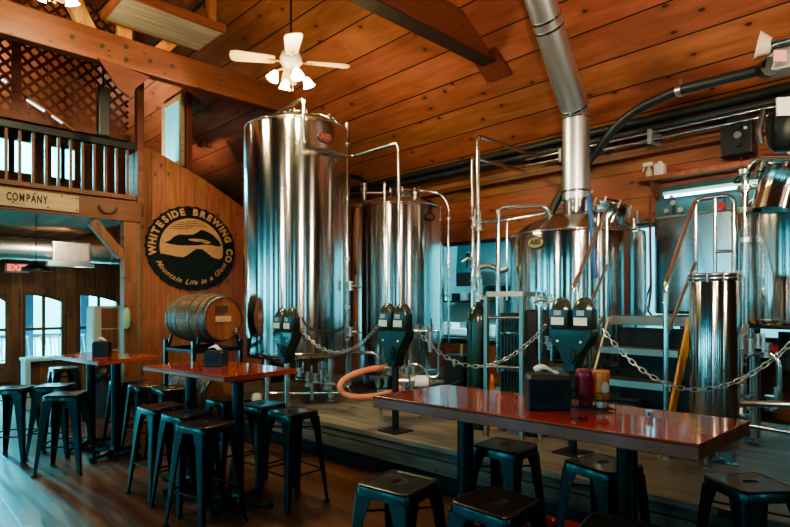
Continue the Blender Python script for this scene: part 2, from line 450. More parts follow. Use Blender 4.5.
# far wall (y = Y1) with doors below and windows above
def pxX(px): return PY(px, 300, Y1).x
def pyZ(px, py): return PY(px, py, Y1).z
doors = []
dz0, dz1 = .40, 1.84
spans = [(-46, -22), (-17, 6), (24, 62), (79, 117)]
for a, b in spans: doors.append((pxX(a), pxX(b), dz0, dz1))
xe = doors[0][0]-.35
far_left = []
while xe-1.0 > X0+.3: far_left.append((xe-1.0, xe, .2, 2.2)); xe -= 1.35  # unseen glazed openings added for cyan glow on floor and steel
ups = [(-40, -12), (-4, 9), (13, 34), (50, 62), (63, 75)]
uphole = [(pxX(a), pxX(b), 4.35, 5.05) for a, b in ups]
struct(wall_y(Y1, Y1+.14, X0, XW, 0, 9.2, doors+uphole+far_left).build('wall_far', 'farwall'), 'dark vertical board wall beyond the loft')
for i, (a, b, c, d) in enumerate(doors):
    o = thing('door_%d' % (i+1), ((a+b)/2, Y1-.03, 0), 'glazed door with %s' % ['frame at far left', 'frame cut by the left edge', 'four bright panes under the pendant', 'panes behind the cream cabinet'][i], 'door'); o['kind'] = 'structure'
    del o['category']
    mb = MB(); w = .07
    mb.box((a-.08, Y1-.06, .02), (a+.02, Y1+.02, d+.12)); mb.box((b-.02, Y1-.06, .02), (b+.08, Y1+.02, d+.12)); mb.box((a+.02, Y1-.06, d-.02), (b-.02, Y1+.02, d+.12)); mb.box((a+.02, Y1-.06, .02), (b-.02, Y1+.02, c+.02))
    mb.build('door_frame', 'farwall', o, bevel=.006)
    # gently arched head over the panes, muntins
    mb = MB(); n = 10
    for k in range(n):
        t0, t1 = k/n, (k+1)/n
        xa, xb = a+(b-a)*t0, a+(b-a)*t1
        za, zb = d-.02-.16*t0*t0, d-.02-.16*t1*t1
        mb.prism([(xa, Y1-.03, d), (xb, Y1-.03, d), (xb, Y1-.03, zb), (xa, Y1-.03, za)], (0, .04, 0))
    xm = (a+b)/2; zm = 1.1
    mb.box((xm-.03, Y1-.03, c), (xm+.03, Y1+.01, d-.03)); mb.box((a, Y1-.031, zm-.03), (b, Y1+.011, zm+.03))
    mb.build('muntin', 'farwall', o)
    mb = MB(); mb.box((a, Y1+.03, c), (b, Y1+.036, d)); mb.build('glass_pane', 'glass', o)
for i, (a, b, c, d) in enumerate(uphole):
    mb = MB()
    mb.box((a-.05, Y1-.05, c-.05), (b+.05, Y1, c+.02)); mb.box((a-.05, Y1-.05, d-.02), (b+.05, Y1, d+.05)); mb.box((a-.05, Y1-.05, c+.02), (a+.02, Y1, d-.02)); mb.box((b-.02, Y1-.05, c+.02), (b+.05, Y1, d-.02))
    if b-a > .5: mb.box(((a+b)/2-.02, Y1-.04, c), ((a+b)/2+.02, Y1, d))
    w = struct(mb.build('window_%d' % (i+1), 'farwall'))
    mb = MB(); mb.box((a, Y1+.03, c), (b, Y1+.036, d)); mb.build('glass_pane', 'glass', w)
# side wall behind-left with tall daylight windows (unseen; they light the room, spaced to streak the steel)
side = [(a_, b_, .75, 2.8) for a_, b_ in ((-4.2, -3.8), (-2.4, -2.1), (-.9, .0), (1.6, 1.9), (3.0, 3.9), (5.0, 6.2), (6.9, 7.2), (7.9, 9.3), (10.1, 10.5), (11.3, 12.8))]
_old = [(-4.2, -2.9, .8, 2.7), (-2.2, -.9, .8, 2.7), (-.2, 1.1, .8, 2.7), (1.8, 3.1, .8, 2.7), (3.8, 4.4, .1, 2.9), (4.9, 5.5, .1, 2.9), (6.3, 7.6, .8, 2.7), (8.4, 9.7, .8, 2.7), (10.5, 11.8, .8, 2.7)]
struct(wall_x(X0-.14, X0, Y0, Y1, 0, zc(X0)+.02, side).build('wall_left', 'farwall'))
near = [(-5.8, -5.0, .8, 2.7), (-3.0, -2.7, .8, 2.7), (.2, .6, .8, 2.6), (2.2, 2.5, .9, 2.5)]  # unseen windows added to show in the steel
struct(wall_y(Y0-.14, Y0, X0, XW, 0, 9.2, near).build('wall_near', 'farwall'))

# platform: 3 degrees off the wall, as the tables
pa, pb = PZ(350, 427, .45), PZ(704, 505, .45)
dv = (pb-pa).normalized()
def on_front(y, off=0):
    t_ = (y-pa.y)/dv.y
    return pa.x+dv.x*t_+off
PY0, PY1 = -3.5, 7.2
mb = MB()
mb.prism([(on_front(PY0), PY0, .40), (XW, PY0, .40), (XW, PY1, .40), (on_front(PY1), PY1, .40)], (0, 0, .05))
pl = struct(mb.build('platform', 'platform', bevel=.008), 'raised boarded platform carrying the tanks')
mb = MB()
mb.prism([(on_front(PY0, .03), PY0, .20), (on_front(PY0, .4), PY0, .20), (on_front(PY1, .4), PY1, .20), (on_front(PY1, .03), PY1, .20)], (0, 0, .198))
mb.build('edge_timber', 'sleeper', pl, bevel=.006)
mb = MB()
mb.prism([(on_front(PY0, .25), PY0, 0), (XW, PY0, 0), (XW, PY1-.02, 0), (on_front(PY1, .25), PY1-.02, 0)], (0, 0, .399))
mb.build('kick_board', 'darkmetal', pl)
# tie beams
YB = 7.3
mb = MB(); mb.box((X0+.02, YB, 4.60), (5.45, YB+.16, 4.98))
struct(mb.build('tie_beam', 'beam', bevel=.012), 'long reddish tie beam crossing above the loft front')
mb = MB()
for px, py in ((72, 37), (102, 46), (126, 47), (126, 60), (150, 61), (172, 66)):
    q = PY(px, py, YB-.001); mb.cyl(q+V((0, -.012, 0)), q+V((0, .002, 0)), .028, n=14)
for m_ in clusters(mb): m_.build('bolt_head', 'darkletter', [o_ for o_ in COL.objects if o_.name == 'tie_beam'][0])
mb = MB(); mb.box((X0+.02, 3.9, 4.56), (5.55, 4.08, 4.94))
struct(mb.build('tie_beam', 'beam', bevel=.012), 'reddish tie beam ending against the ceiling boards at upper middle')
mb = MB(); mb.box((X0+.02, .7, 4.60), (5.43, .86, 4.98)); struct(mb.build('tie_beam', 'beam', bevel=.012))
mb = MB(); mb.box((X0+.03, 3.895, 4.535), (5.46, 4.085, 4.559)); mb.build('shade_strip', 'darkletter', [o_ for o_ in COL.objects if o_.name == 'tie_beam.001'][0])  # dark strip painted in for the shaded underside of the second beam
# ceiling cleat where the second beam lands
mb = MB(); mb.prism([(5.64, 3.80, zc(5.64)-.03), (5.30, 3.80, zc(5.30)-.03), (5.30, 4.16, zc(5.30)-.03), (5.64, 4.16, zc(5.64)-.03)], (0, 0, .028))
struct(mb.build('ceiling_cleat', 'beam'))
# truss webs over the front beam
mb = MB()
def yb(px, py, y=YB+.08): return PY(px, py, y)
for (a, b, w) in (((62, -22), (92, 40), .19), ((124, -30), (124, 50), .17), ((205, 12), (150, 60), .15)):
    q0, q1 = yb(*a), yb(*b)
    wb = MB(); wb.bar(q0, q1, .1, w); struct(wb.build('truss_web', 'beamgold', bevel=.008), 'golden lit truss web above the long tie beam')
# rafter seen beyond the logo wall
q0, q1 = PY(205, 96, 9.9), PY(243, 160, 9.9)
wb = MB(); wb.bar(q0, q1, .12, .16); struct(wb.build('rafter', 'beam'))

# ---- loft
YL = 9.08
XL = PY(137, 200, YL).x
mb = MB(); mb.box((X0+.02, YL, 3.02), (XL+.1, Y1-.01, 3.20))
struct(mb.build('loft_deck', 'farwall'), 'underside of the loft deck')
mb = MB(); mb.box((X0+.02, YL-.16, 2.90), (XL+.02, YL-.01, 3.22)); struct(mb.build('loft_beam', 'beam', bevel=.01), 'reddish beam along the loft edge behind the company board')
cx_ = PY(129, 300, YL-.08).x
mb = MB(); mb.box((cx_-.10, YL-.17, 0), (cx_+.10, YL+.03, 2.895)); struct(mb.build('column', 'post', bevel=.01), 'square wooden column under the loft beam')
b0, b1 = PY(92, 218, YL-.08), PY(127, 257, YL-.08)
mb = MB(); mb.bar((b0.x, YL-.08, 2.86), (cx_-.10, YL-.08, b1.z), .12, .14); struct(mb.build('knee_brace', 'post', bevel=.008), 'diagonal knee brace between column and loft beam')
r = thing('loft_railing', (0, YL-.08, 3.22), 'reddish wooden railing with slim balusters along the loft edge', 'railing')
xr0, xr1 = -3.0, XL
mb = MB(); mb.box((xr0, YL-.13, 4.02), (xr1, YL-.03, 4.12)); mb.build('top_rail', 'darkmetal', r, bevel=.008)
mb = MB(); mb.box((xr0, YL-.11, 3.25), (xr1, YL-.04, 3.32)); mb.build('bottom_rail', 'beam', r, bevel=.006)
x = xr0+.05; bal = None
while x < xr1-.03:
    if bal is None:
        mb = MB(); mb.box((x-.018, YL-.095, 3.32), (x+.018, YL-.060, 4.02)); bal = mb.build('baluster', 'beam', r); bx0 = x
    else:
        c = bal.copy(); COL.objects.link(c); c.location.x += x-bx0
    x += .155
mb = MB(); mb.box((XL-.05, YL-.17, 3.2), (XL+.05, YL-.03, 6.3)); struct(mb.build('loft_post', 'beam', bevel=.008), 'dark post at the end of the loft railing')
# lattice screen
def lattice(x0, x1, z0f, z1f, y, name, label, pitch=.125, w=.045):
    mb = MB(); L = 12
    zs0, zs1 = z0f, z1f
    for sgn in (1, -1):
        k = -80
        while k < 80:
            c = k*pitch*1.414; k += 1
            # line z = sgn*(x-x0)+c ; clip to the rectangle
            pts = []
            xa, xb = x0, x1
            za, zb = zs0+sgn*(xa-x0)+c-(0 if sgn > 0 else 0), zs0+sgn*(xb-x0)+c
            lo_, hi_ = x0, x1
            # clip by z
            def xat(z): return x0+sgn*(z-zs0-c)
            c0, c1 = sorted((xat(zs0), xat(zs1)))
            lo_, hi_ = max(lo_, c0), min(hi_, c1)
            if hi_-lo_ < .05: continue
            yy = y+(0 if sgn > 0 else .014)
            mb.bar((lo_, yy, zs0+sgn*(lo_-x0)+c), (hi_, yy, zs0+sgn*(hi_-x0)+c), .012, w)
    return mb
lt = thing('lattice_screen', (0, YL+.35, 3.2), 'brown diagonal lattice screen above the loft railing', 'lattice')
lattice(-1.2, XL-.02, 4.35, 7.2, YL+.35, '', '').build('lattice_strips', 'beam', lt)
mb = MB(); mb.box((-1.3, YL+.30, 4.27), (XL, YL+.42, 4.36)); fx = PY(16, 80, YL+.35).x
mb.box((fx-.06, YL+.32, 4.36), (fx+.06, YL+.345, 7.2)); build_split(mb, 'lattice_frame', 'beam', lt)
lt = thing('lattice_screen', (PY(205, 120, 10.5).x, 10.5, 3.2), 'small lattice piece right of the hanging casement window', 'lattice')
xa, xb = PY(192, 120, 10.5).x, PY(217, 120, 10.5).x
lattice(xa, xb, PY(200, 146, 10.5).z, PY(200, 104, 10.5).z, 10.5, '', '').build('lattice_strips', 'beam', lt)
mb = MB(); mb.box((-2.5, 10.6, 4.62), (XL-.15, 10.7, 8.9)); struct(mb.build('wall_loft', 'logowall'), 'pine wall behind the lattice')
# casement frame seen edge-on in a plane along the room
cw = PY(183, 125, 9.5); 
w0, w1 = V((cw.x, 9.5, 0)), None
wx = cw.x
ya, yb_ = 9.5, 9.5
zt = PY(183, 93, 9.5).z; zb = PY(183, 165, 9.5).z
yf = 10.38
c = thing('casement_window', (wx, 10.1, zb), 'pale wooden casement window with cyan glass above the logo wall', 'window')
mb = MB(); w_ = .10
mb.box((wx-.03, ya, zb), (wx+.03, ya+w_, zt)); mb.box((wx-.03, yf-w_, zb), (wx+.03, yf, zt)); mb.box((wx-.03, ya+w_, zt-w_), (wx+.03, yf-w_, zt)); mb.box((wx-.03, ya+w_, zb), (wx+.03, yf-w_, zb+w_)); 
mb.build('window_frame', 'plaqueboard', c, bevel=.005)
mb = MB(); mb.box((wx-.004, ya+w_, zb+w_), (wx+.004, yf-w_, zt-w_)); mb.build('glass_pane', emis('casement_daylight', (.12, .55, .65), .55), c)
mb = MB(); mb.box((wx+.05, ya-.03, zb-.1), (wx+.15, ya+.1, PY(190, 90, 9.5).z)); struct(mb.build('window_stud', 'post'))

# ---- logo wall
YG = 9.3
g = []
for px, py in ((138, 420), (262, 420), (262, 219), (243, 207), (205, 180), (166, 157), (150, 148), (141, 148)):
    p = PY(px, py, YG); g.append((p.x, YG, 0 if py == 420 else p.z))
mb = MB(); mb.prism(g[::-1], (0, .12, 0)); struct(mb.build('wall_logo', 'logowall'), 'honey pine board wall carrying the round brewery sign')
e0 = PY(136.5, 300, YG-.05).x
mb = MB(); mb.box((e0-.06, YG-.08, 0), (e0+.05, YG+.12, PY(136, 155, YG).z)); struct(mb.build('trim_3', 'plaqueboard'))
# far part of the loft beside the logo wall: wall closing stair side
mb = MB(); mb.box((PY(262, 300, YG).x-.05, YG+.12, 0), (PY(262, 300, YG).x+.05, Y1, 3.0)); struct(mb.build('wall_stair', 'farwall'))

# round brewery sign
sc_ = PY(192.5, 248.5, YG-.05); SR = .735; ASP = 1.09
sg = thing('brewery_sign', (sc_.x, YG-.02, sc_.z-SR), 'round black scalloped sign reading Whiteside Brewing Co on pine wall', 'sign')
SM = Matrix.Translation((sc_.x, YG-.03, sc_.z)) @ Matrix.Diagonal((ASP, 1, 1, 1)) @ FACE_NY   # local xy of the sign, z towards the viewer
n = 30*8; poly = []
for i in range(n):
    a = 2*PI*i/n; rr = SR*(1-.028*abs(math.sin(a*15)))
    poly.append(V((rr*math.cos(a), rr*math.sin(a), 0)))
mb = MB(); mb.prism([SM @ p for p in poly], SM.to_3x3() @ V((0, 0, .02))); mb.build('back_plate', 'signblack', sg)
Ri = SR*.70
def arcpoly(a0, a1, R, k=40): return [V((R*math.cos(a0+(a1-a0)*i/k), R*math.sin(a0+(a1-a0)*i/k), 0)) for i in range(k+1)]
sky = arcpoly(math.radians(-14), math.radians(194), Ri)
tree = []
xr = Ri*math.cos(math.radians(14)); k = 34
for i in range(1, k):
    t_ = i/k; xx = -xr+2*xr*t_
    zz = -.17*SR/.735+.012*random.random()+.012*math.sin(i*2.1)
    h = max(0, 1-abs(xx-.10)/.24)**1.0*.19
    zz = -.145+h*.8+.012*(i % 2)+.02*math.sin(xx*9)
    tree.append(V((xx, zz, 0)))
sky2 = sky+tree
mb = MB(); mb.prism([SM @ (p+V((0, 0, .0205))) for p in sky2], SM.to_3x3() @ V((0, 0, .004))); mb.build('landscape_sky', 'letterwood', sg)
mb = MB()
def blob(pts, z=.026):
    mb.prism([SM @ V((x_*SR, y_*SR, z)) for x_, y_ in pts], SM.to_3x3() @ V((0, 0, .004)))
blob([(-.60, .10), (-.50, .14), (-.40, .24), (-.30, .30), (-.12, .31), (.02, .33), (.12, .40), (.20, .46), (.34, .42), (.46, .36), (.54, .28), (.60, .22), (.655, .12), (.60, .09), (.3, .12), (.0, .07), (-.3, .05), (-.5, .07)][::-1])
for y_, a_, b_ in ((.52, -.40, .30), (.57, -.30, .25), (.47, -.46, .0), (.42, -.5, -.1), (.62, -.15, .12)):
    blob([(a_, y_), (b_, y_+.02), (b_, y_+.032), (a_, y_+.012)][::-1] if False else [(a_, y_+.012), (a_, y_), (b_, y_+.02), (b_, y_+.032)])
mb.build('mountain_silhouette', 'signblack', sg)
mb = MB()
for (x_, y_, w_) in ((.12, .20, .22), (-.05, .02, .3), (.3, .17, .1)):
    mb.prism([SM @ V((SR*(x_+w_*math.cos(a*PI/8)), SR*(y_+.035*math.sin(a*PI/8)), .031)) for a in range(16)], SM.to_3x3() @ V((0, 0, .002)))
build_split(mb, 'cliff_face', 'letterwood', sg)
mb = MB()
def arctext(txt, R, a0, a1, size, top=True, shear=0, off=.0):
    wt = {'I': .5, 'W': 1.4, ' ': .75, 'M': 1.35, 'i': .5, 'l': .5, 'f': .6, 't': .65, 's': .8, 'O': 1.15, 'G': 1.15}
    ws = [wt.get(c_, 1.0) for c_ in txt]; cum = [sum(ws[:i_])+ws[i_]/2 for i_ in range(len(ws))]; tot = sum(ws)
    for i, ch in enumerate(txt):
        if ch == ' ': continue
        a = math.radians(a0+(a1-a0)*cum[i]/tot)
        tb = text_mb(ch, size, .004, shear, off)
        rot = a-PI/2 if top else a+PI/2
        mb.merge(tb, SM @ Matrix.Translation((R*math.cos(a), R*math.sin(a), .028)) @ Matrix.Rotation(rot, 4, 'Z'))
arctext('WHITESIDE BREWING CO', SR*.845, 194, -20, .150, off=.008)
[c_.build('upper_lettering', 'letterwood', sg) for c_ in clusters(mb, .02)]
mb = MB(); arctext('Mountain Life in a Glass', SR*.80, 203, 337, .120, top=False, shear=.35, off=.002); [c_.build('lower_lettering', 'letterwood', sg) for c_ in clusters(mb, .016)]

# company board on the loft beam
a, b = PY(-60, 200, YL-.2).x, PY(79, 200, YL-.2).x
bz = 3.075
cb_ = thing('name_board', ((a+b)/2, YL-.19, bz-.12), 'pale wooden board with dark lettering COMPANY on the loft beam', 'sign')
mb = MB(); mb.box((a, YL-.20, bz-.125), (b, YL-.165, bz+.115)); mb.build('board', 'plaqueboard', cb_, bevel=.004)
mb = MB()
xa, xb = PY(6, 200, YL-.2).x, PY(48, 200, YL-.2).x
cw_ = [1.0, 1.1, 1.25, .9, 1.05, 1.1, 1.0]
for i, ch_ in enumerate('COMPANY'):
    t_ = (sum(cw_[:i])+cw_[i]/2)/sum(cw_)
    mb.merge(text_mb(ch_, .155, .003, 0, .004), Matrix.Translation((xa+(xb-xa)*t_, YL-.204, bz)) @ Matrix.Diagonal((.54, 1, 1, 1)) @ FACE_NY)
mb.build('lettering', 'darkletter', cb_)
mb = MB()
for px, dz in ((13, -.07), (35, .08), (48, -.09), (62, .09), (77, .08), (77, -.09)):
    x_ = PY(px, 200, YL-.2).x; mb.cyl((x_, YL-.207, bz+dz), (x_, YL-.199, bz+dz), .012, n=10)
build_split(mb, 'bolt_head', 'darkletter', cb_)
hx = PY(108, 208, YL-.2)
mb = MB(); mb.tube([hx+V((.12*math.cos(a_), 0, .10*math.sin(a_)+.02)) for a_ in [PI*1.0+PI*1.05*i/14-.1 for i in range(15)]], .012, 8)
tag(mb.build('horseshoe', 'darkletter'), 'dark curved horseshoe fixed on the reddish loft beam', 'horseshoe')

# gusset under the tie beam
mb = MB(); mb.prism([PY(px, py, YB-.03) for px, py in ((98, 57), (118, 88), (131, 98), (136, 88), (150, 77))], (0, .03, 0))
M['gusset'] = planks('gusset_wood', (.075, .022, .012), (.12, .036, .019), along=0, across=2, width=3, seam=0, rough=.5, knots=.5, var=.05)
struct(mb.build('gusset_plate', 'gusset'), 'trapezoid wooden gusset hanging from the long tie beam')
# column speaker in front of lattice
sp = P(103, 137, 7.8)
o = thing('column_speaker', sp, 'tall black column speaker in front of the lattice', 'speaker')
mb = MB(); mb.cbox(sp+V((0, 0, .35)), (.15, .14, .70)); mb.build('speaker_box', 'blackplastic', o, bevel=.02)
mb = MB(); mb.cbox(sp+V((0, -.075, .35)), (.12, .01, .66)); mb.build('grille', 'rubber', o)
mb = MB(); mb.cyl(sp+V((0, 0, .7)), sp+V((0, 0, 1.0)), .012, n=8); mb.build('bracket', 'darkmetal', o)
# rope lights in the loft
for i, (a, b) in enumerate((((-6, 74), (6, 82)), ((27, 100), (44, 111)), ((52, 116), (62, 123)))):
    mb = MB(); mb.cyl(P(*a, 7.9), P(*b, 7.9), .016, n=8)
    tag(mb.build('tube_light', emis('loft_tube_%d' % i, (.6, .9, 1), 2.2 if i < 2 else .8)), ['short bright tube light at left edge below the beam', 'bluish tube light sloping across the lattice', 'dim tube light at the low end of the sloping cable'][i], 'light')
mb = MB(); mb.tube([P(-6, 72, 7.93), P(30, 98, 7.93), P(75, 131, 7.93)], .012, 6); tag(mb.build('light_cable', 'beamgold'), 'sloping orange cable carrying the loft tube lights', 'cable')

# hanging board shelf
sh = thing('hanging_shelf', (2.6, 6.7, 5.0), 'weathered board shelf hung above the long tie beam', 'shelf')
mb = MB(); mb.box((2.06, 6.40, 5.0), (3.20, 7.05, 5.03)); mb.build('shelf_board', 'greyboard', sh)
mb = MB(); mb.box((2.02, 6.36, 5.0), (3.24, 6.40, 5.10)); mb.box((2.02, 7.05, 5.0), (3.24, 7.09, 5.10)); mb.box((3.20, 6.40, 5.0), (3.24, 7.05, 5.10)); mb.box((2.02, 6.40, 5.0), (2.06, 7.05, 5.10)); mb.build('shelf_lip', 'beam', sh)
for (hx_, hy_) in ((3.07, 6.42), (2.12, 6.42)):
    mb = MB(); mb.box((hx_-.05, hy_-.04, 5.10), (hx_+.05, hy_+.04, zc(hx_)+.03)); mb.build('hanger_post', 'post', sh)

# ---- under the loft: duct, register, exit sign, pendant
d0, d1 = PY(-40, 248, 12.5), PY(131, 248, 12.5)
dz = PY(40, 250, 12.5).z
du = thing('air_duct', ((d0.x+d1.x)/2, 12.5, dz-.22), 'round grey air duct under the loft', 'duct')
mb = MB(); mb.cyl((d0.x, 12.5, dz), (d1.x+.3, 12.5, dz), .21, n=32); mb.build('duct_pipe', 'duct', du)
for px in (0, 30, 110):
    x_ = PY(px, 248, 12.5).x; mb = MB(); mb.cyl((x_-.02, 12.5, dz), (x_+.02, 12.5, dz), .222, n=32); mb.build('duct_band', 'duct', du)
g0, g1 = PY(53, 250, 12.2), PY(91, 250, 12.2)
mb = MB(); mb.box((g0.x, 12.22, dz-.23), (g1.x, 12.32, dz+.17)); mb.box((g0.x-.1, 12.12, dz-.32), (g1.x+.05, 12.32, dz-.23)); rg = mb.build('register_box', 'duct', du, bevel=.01)
mb = MB(); k = 22
for i in range(k):
    x_ = g0.x+.05+(g1.x-g0.x-.1)*i/(k-1); mb.box((x_-.010, 12.20, dz-.19), (x_+.004, 12.222, dz+.13))
mb.build('grille_slats', 'offwhite', rg)
ex = PY(17, 268, Y1-.1)
o = thing('exit_sign', ex, 'small lit exit sign above the far doors', 'sign')
mb = MB(); mb.cbox(ex, (.42, .06, .2)); mb.build('sign_case', 'offwhite', o, bevel=.01)
mb = MB(); mb.merge(text_mb('EXIT', .17, .004, 0, .006), Matrix.Translation((ex.x, ex.y-.035, ex.z)) @ FACE_NY); mb.build('sign_letters', 'exitred', o)
pd = P(36, 271, 8.3)
o = thing('pendant_lamp', pd, 'black dome pendant lamp under the loft', 'lamp')
mb = MB(); mb.lathe([(.02, .14), (.035, .13), (.05, .11), (.10, .095), (.17, .05), (.215, .0), (.21, .0), (.165, .045), (.09, .085), (.03, .1)], pd, 32); mb.build('lamp_shade', 'black', o)
mb = MB(); mb.cyl(pd+V((0, 0, .14)), (pd.x, pd.y, 3.02), .006, n=6); mb.build('lamp_cord', 'black', o)
mb = MB(); mb.ball(pd+V((0, 0, .05)), .035); mb.build('bulb', 'lampoff', o)
mb = MB(); mb.cyl((pd.x, pd.y, 3.0), (pd.x, pd.y, 3.02), .05, n=16); mb.build('ceiling_rose', 'black', o)

# outside the far doors: porch
mb = MB(); mb.box((-12, Y1+.14, -.2), (9, 30, -.05)); struct(mb.build('porch_floor', 'extground'))
for px in (29, 85, -30):
    x_ = PY(px, 300, 15.2).x; mb = MB(); mb.box((x_-.09, 15.2, -.05), (x_+.09, 15.38, 3.2)); struct(mb.build('porch_post', 'purple'))
pr = thing('porch_railing', (1.5, 16, -.05), 'porch railing seen through the far glazed doors', 'railing')
mb = MB(); mb.box((-8, 16, .8), (8, 16.06, .88)); mb.box((-8, 16, .1), (8, 16.06, .16)); build_split(mb, 'rail', 'purple', pr)
mb = MB(); x_ = -8
while x_ < 8: mb.box((x_, 16.01, .16), (x_+.04, 16.05, .8)); x_ += .17
o = mb.build('slats', 'extground', pr)
random.seed(3)
for px, nm in ((27, 'left'), (58, 'right'), (84, 'cabinet'), (-2, 'edge')):
    q = PY(px, 350, 14.6); q.z = -.05
    c = thing('patio_chair', q, {'left': 'white patio chair outside, left pane of the middle door', 'right': 'white patio chair outside, right pane of the middle door', 'cabinet': 'white patio chair outside beside the cream cabinet', 'edge': 'white patio chair outside at the left picture edge'}[nm], 'chair', 'patio chairs outside')
    mb = MB(); mb.cbox(q+V((0, 0, .46)), (.46, .46, .03), .4); mb.build('seat', 'white', c)
    mb = MB(); a_ = .4
    for j in range(5):
        xx = -.2+.1*j; p0 = q+Matrix.Rotation(a_, 3, 'Z') @ V((xx, .22, .47)); p1 = q+Matrix.Rotation(a_, 3, 'Z') @ V((xx, .30, .92)); mb.bar(p0, p1, .03, .015)
    mb.bar(q+Matrix.Rotation(a_, 3, 'Z') @ V((-.23, .30, .92)), q+Matrix.Rotation(a_, 3, 'Z') @ V((.23, .30, .92)), .03, .05); mb.build('backrest', 'white', c)
    for sx in (-1, 1):
        for sy in (-1, 1):
            mb = MB(); mb.cyl(q+Matrix.Rotation(a_, 3, 'Z') @ V((.2*sx, .2*sy, .45)), q+Matrix.Rotation(a_, 3, 'Z') @ V((.24*sx, .24*sy, 0)), .015, n=8); mb.build('leg', 'white', c)

# cream cabinet by the column, low white counter, trash bin
q = P(107, 380, 9.6); q.z = 0
o = thing('side_cabinet', q, 'tall cream cabinet with brown front left of the column', 'cabinet')
mb = MB(); mb.cbox(q+V((0, 0, .80)), (.52, .40, 1.60)); mb.build('cabinet_body', 'offwhite', o, bevel=.01)
for z0, z1 in ((.86, 1.20), (1.22, 1.56)):
    mb = MB(); mb.cbox(q+V((-.02, -.205, (z0+z1)/2)), (.26, .02, z1-z0)); mb.build('door', 'post', o, bevel=.005)
mb = MB(); mb.cbox(q+V((-.265, 0, .8)), (.02, .36, 1.5)); mb.build('side_panel', 'cyanwall', o)
q = P(62, 395, 9.0); q.z = 0
o = thing('serving_counter', q, 'low pale counter with wooden panel front behind the far stools', 'counter')
mb = MB(); mb.cbox(q+V((0, 0, .76)), (1.10, .45, .045)); mb.build('counter_top', 'cyanwall', o, bevel=.006)
mb = MB(); mb.cbox(q+V((.02, .05, .37)), (.92, .30, .735)); mb.build('front_panel', 'farwall', o)
for sx in (-1, 1):
    mb = MB(); mb.cbox(q+V((.51*sx, -.05, .37)), (.07, .35, .735)); mb.build('side_panel', 'cyanwall', o, bevel=.004)
q = P(103, 415, 8.0); q.z = 0
o = thing('trash_bin', q, 'slate blue bin with a black bag behind the far table', 'bin')
mb = MB(); mb.lathe([(.001, 0), (.125, 0), (.13, .01), (.15, .60), (.157, .61), (.157, .63), (.145, .63), (.14, .55), (.001, .5)], q, 32); mb.build('bin_body', 'binblue', o)
mb = MB(); rings = []
for j, (rr, z_) in enumerate(((.152, .52), (.162, .56), (.166, .62), (.15, .70), (.12, .74), (.06, .72), (.01, .70))):
    rings.append([q+V((rr*(1+.10*math.sin(i*5+j*2))*math.cos(2*PI*i/24), rr*(1+.10*math.sin(i*5+j*2))*math.sin(2*PI*i/24), z_+.015*math.sin(i*3+j))) for i in range(24)])
mb.loft(rings, False); mb.build('bin_bag', 'bag', o)
q = P(124, 318, 8.45)
mb = MB(); mb.loft([mb.ring(q+V((0, -.12, z_)), (0, 0, 1), r_, 10) for r_, z_ in ((.02, .16), (.045, .12), (.06, .0), (.055, -.12), (.03, -.16))]); tag(mb.build('hanging_cloth', simple('pale_green_cloth', (.35, .55, .35), .8)), 'pale green cloth bundle hanging on the column', 'cloth')

# ================================================================== BARRELS AND RACK
hd = P(224, 319, 6.3)
baxis = math.radians(97)          # towards the rear end
BL, RH, RB = .84, .25, .295
def barrel(center, label, extra):
    o = thing('barrel', (0, 0, 0), label, 'barrel')
    mb = MB(); k = 14
    prof = []
    for i in range(k+1):
        t_ = -1+2*i/k; prof.append((RB-(RB-RH)*t_*t_, t_*BL/2))
    R = Matrix.Rotation(-PI/2, 4, 'X')      # lathe axis z -> +y
    mb.lathe(prof, (0,0,0), 36, R); mb.build('staves', 'stave', o)
    for i, (t0, t1) in enumerate(((-1.0, -.86), (-.72, -.64), (-.38, -.29), (.29, .38), (.64, .72), (.86, 1.0))):
        rr = lambda t_: RB-(RB-RH)*t_*t_+.004
        mb = MB(); mb.lathe([(rr(t0)-.01, t0*BL/2), (rr(t0), t0*BL/2), (rr(t1), t1*BL/2), (rr(t1)-.01, t1*BL/2)], (0,0,0), 36, R); mb.build('hoop', 'hoop', o)
    for s_ in (-1, 1):
        mb = MB(); mb.cyl((0, s_*(BL/2-.035), 0), (0, s_*(BL/2-.02), 0), RH-.004, n=36); h = mb.build('barrel_head', 'barrelhead', o)
        if s_ < 0 and extra:
            e = MB(); e.box((-.10, -BL/2+.008, .075), (.06, -BL/2+.02, .15)); e.build('stencil_patch', 'darkletter', h)
            e = MB(); e.box((-.10, -BL/2+.008, -.035), (.10, -BL/2+.02, .03)); e.build('paper_label', 'plaqueboard', h)
            e = MB(); e.cyl((.13, -BL/2+.02, -.15), (.13, -BL/2-.06, -.15), .012, n=10); e.cyl((.13, -BL/2-.05, -.17), (.13, -BL/2-.05, -.11), .010, n=10); e.build('tap', 'valve', h)
    o.location = center; o.rotation_euler = (0, 0, baxis-PI/2)
    return o
ax = V((math.cos(baxis), math.sin(baxis), 0))
bc = hd+ax*(BL/2)
barrel(V((bc.x, bc.y, 1.47)), 'upper oak barrel on the black rack, its head showing labels', True)
barrel(V((bc.x, bc.y, .60)), 'lower oak barrel in the black rack beneath the other', False)
rk = thing('barrel_rack', (bc.x, bc.y, 0), 'black steel rack cradling two oak barrels', 'rack')
sd = V((-ax.y, ax.x, 0))
for s1 in (-1, 1):
    for s2 in (-1, 1):
        p = V((bc.x, bc.y, 0))+ax*(.30*s1)+sd*(.31*s2)
        mb = MB(); mb.bar(p, p+V((0, 0, 1.22)), .04, .04); mb.build('leg', 'black', rk)
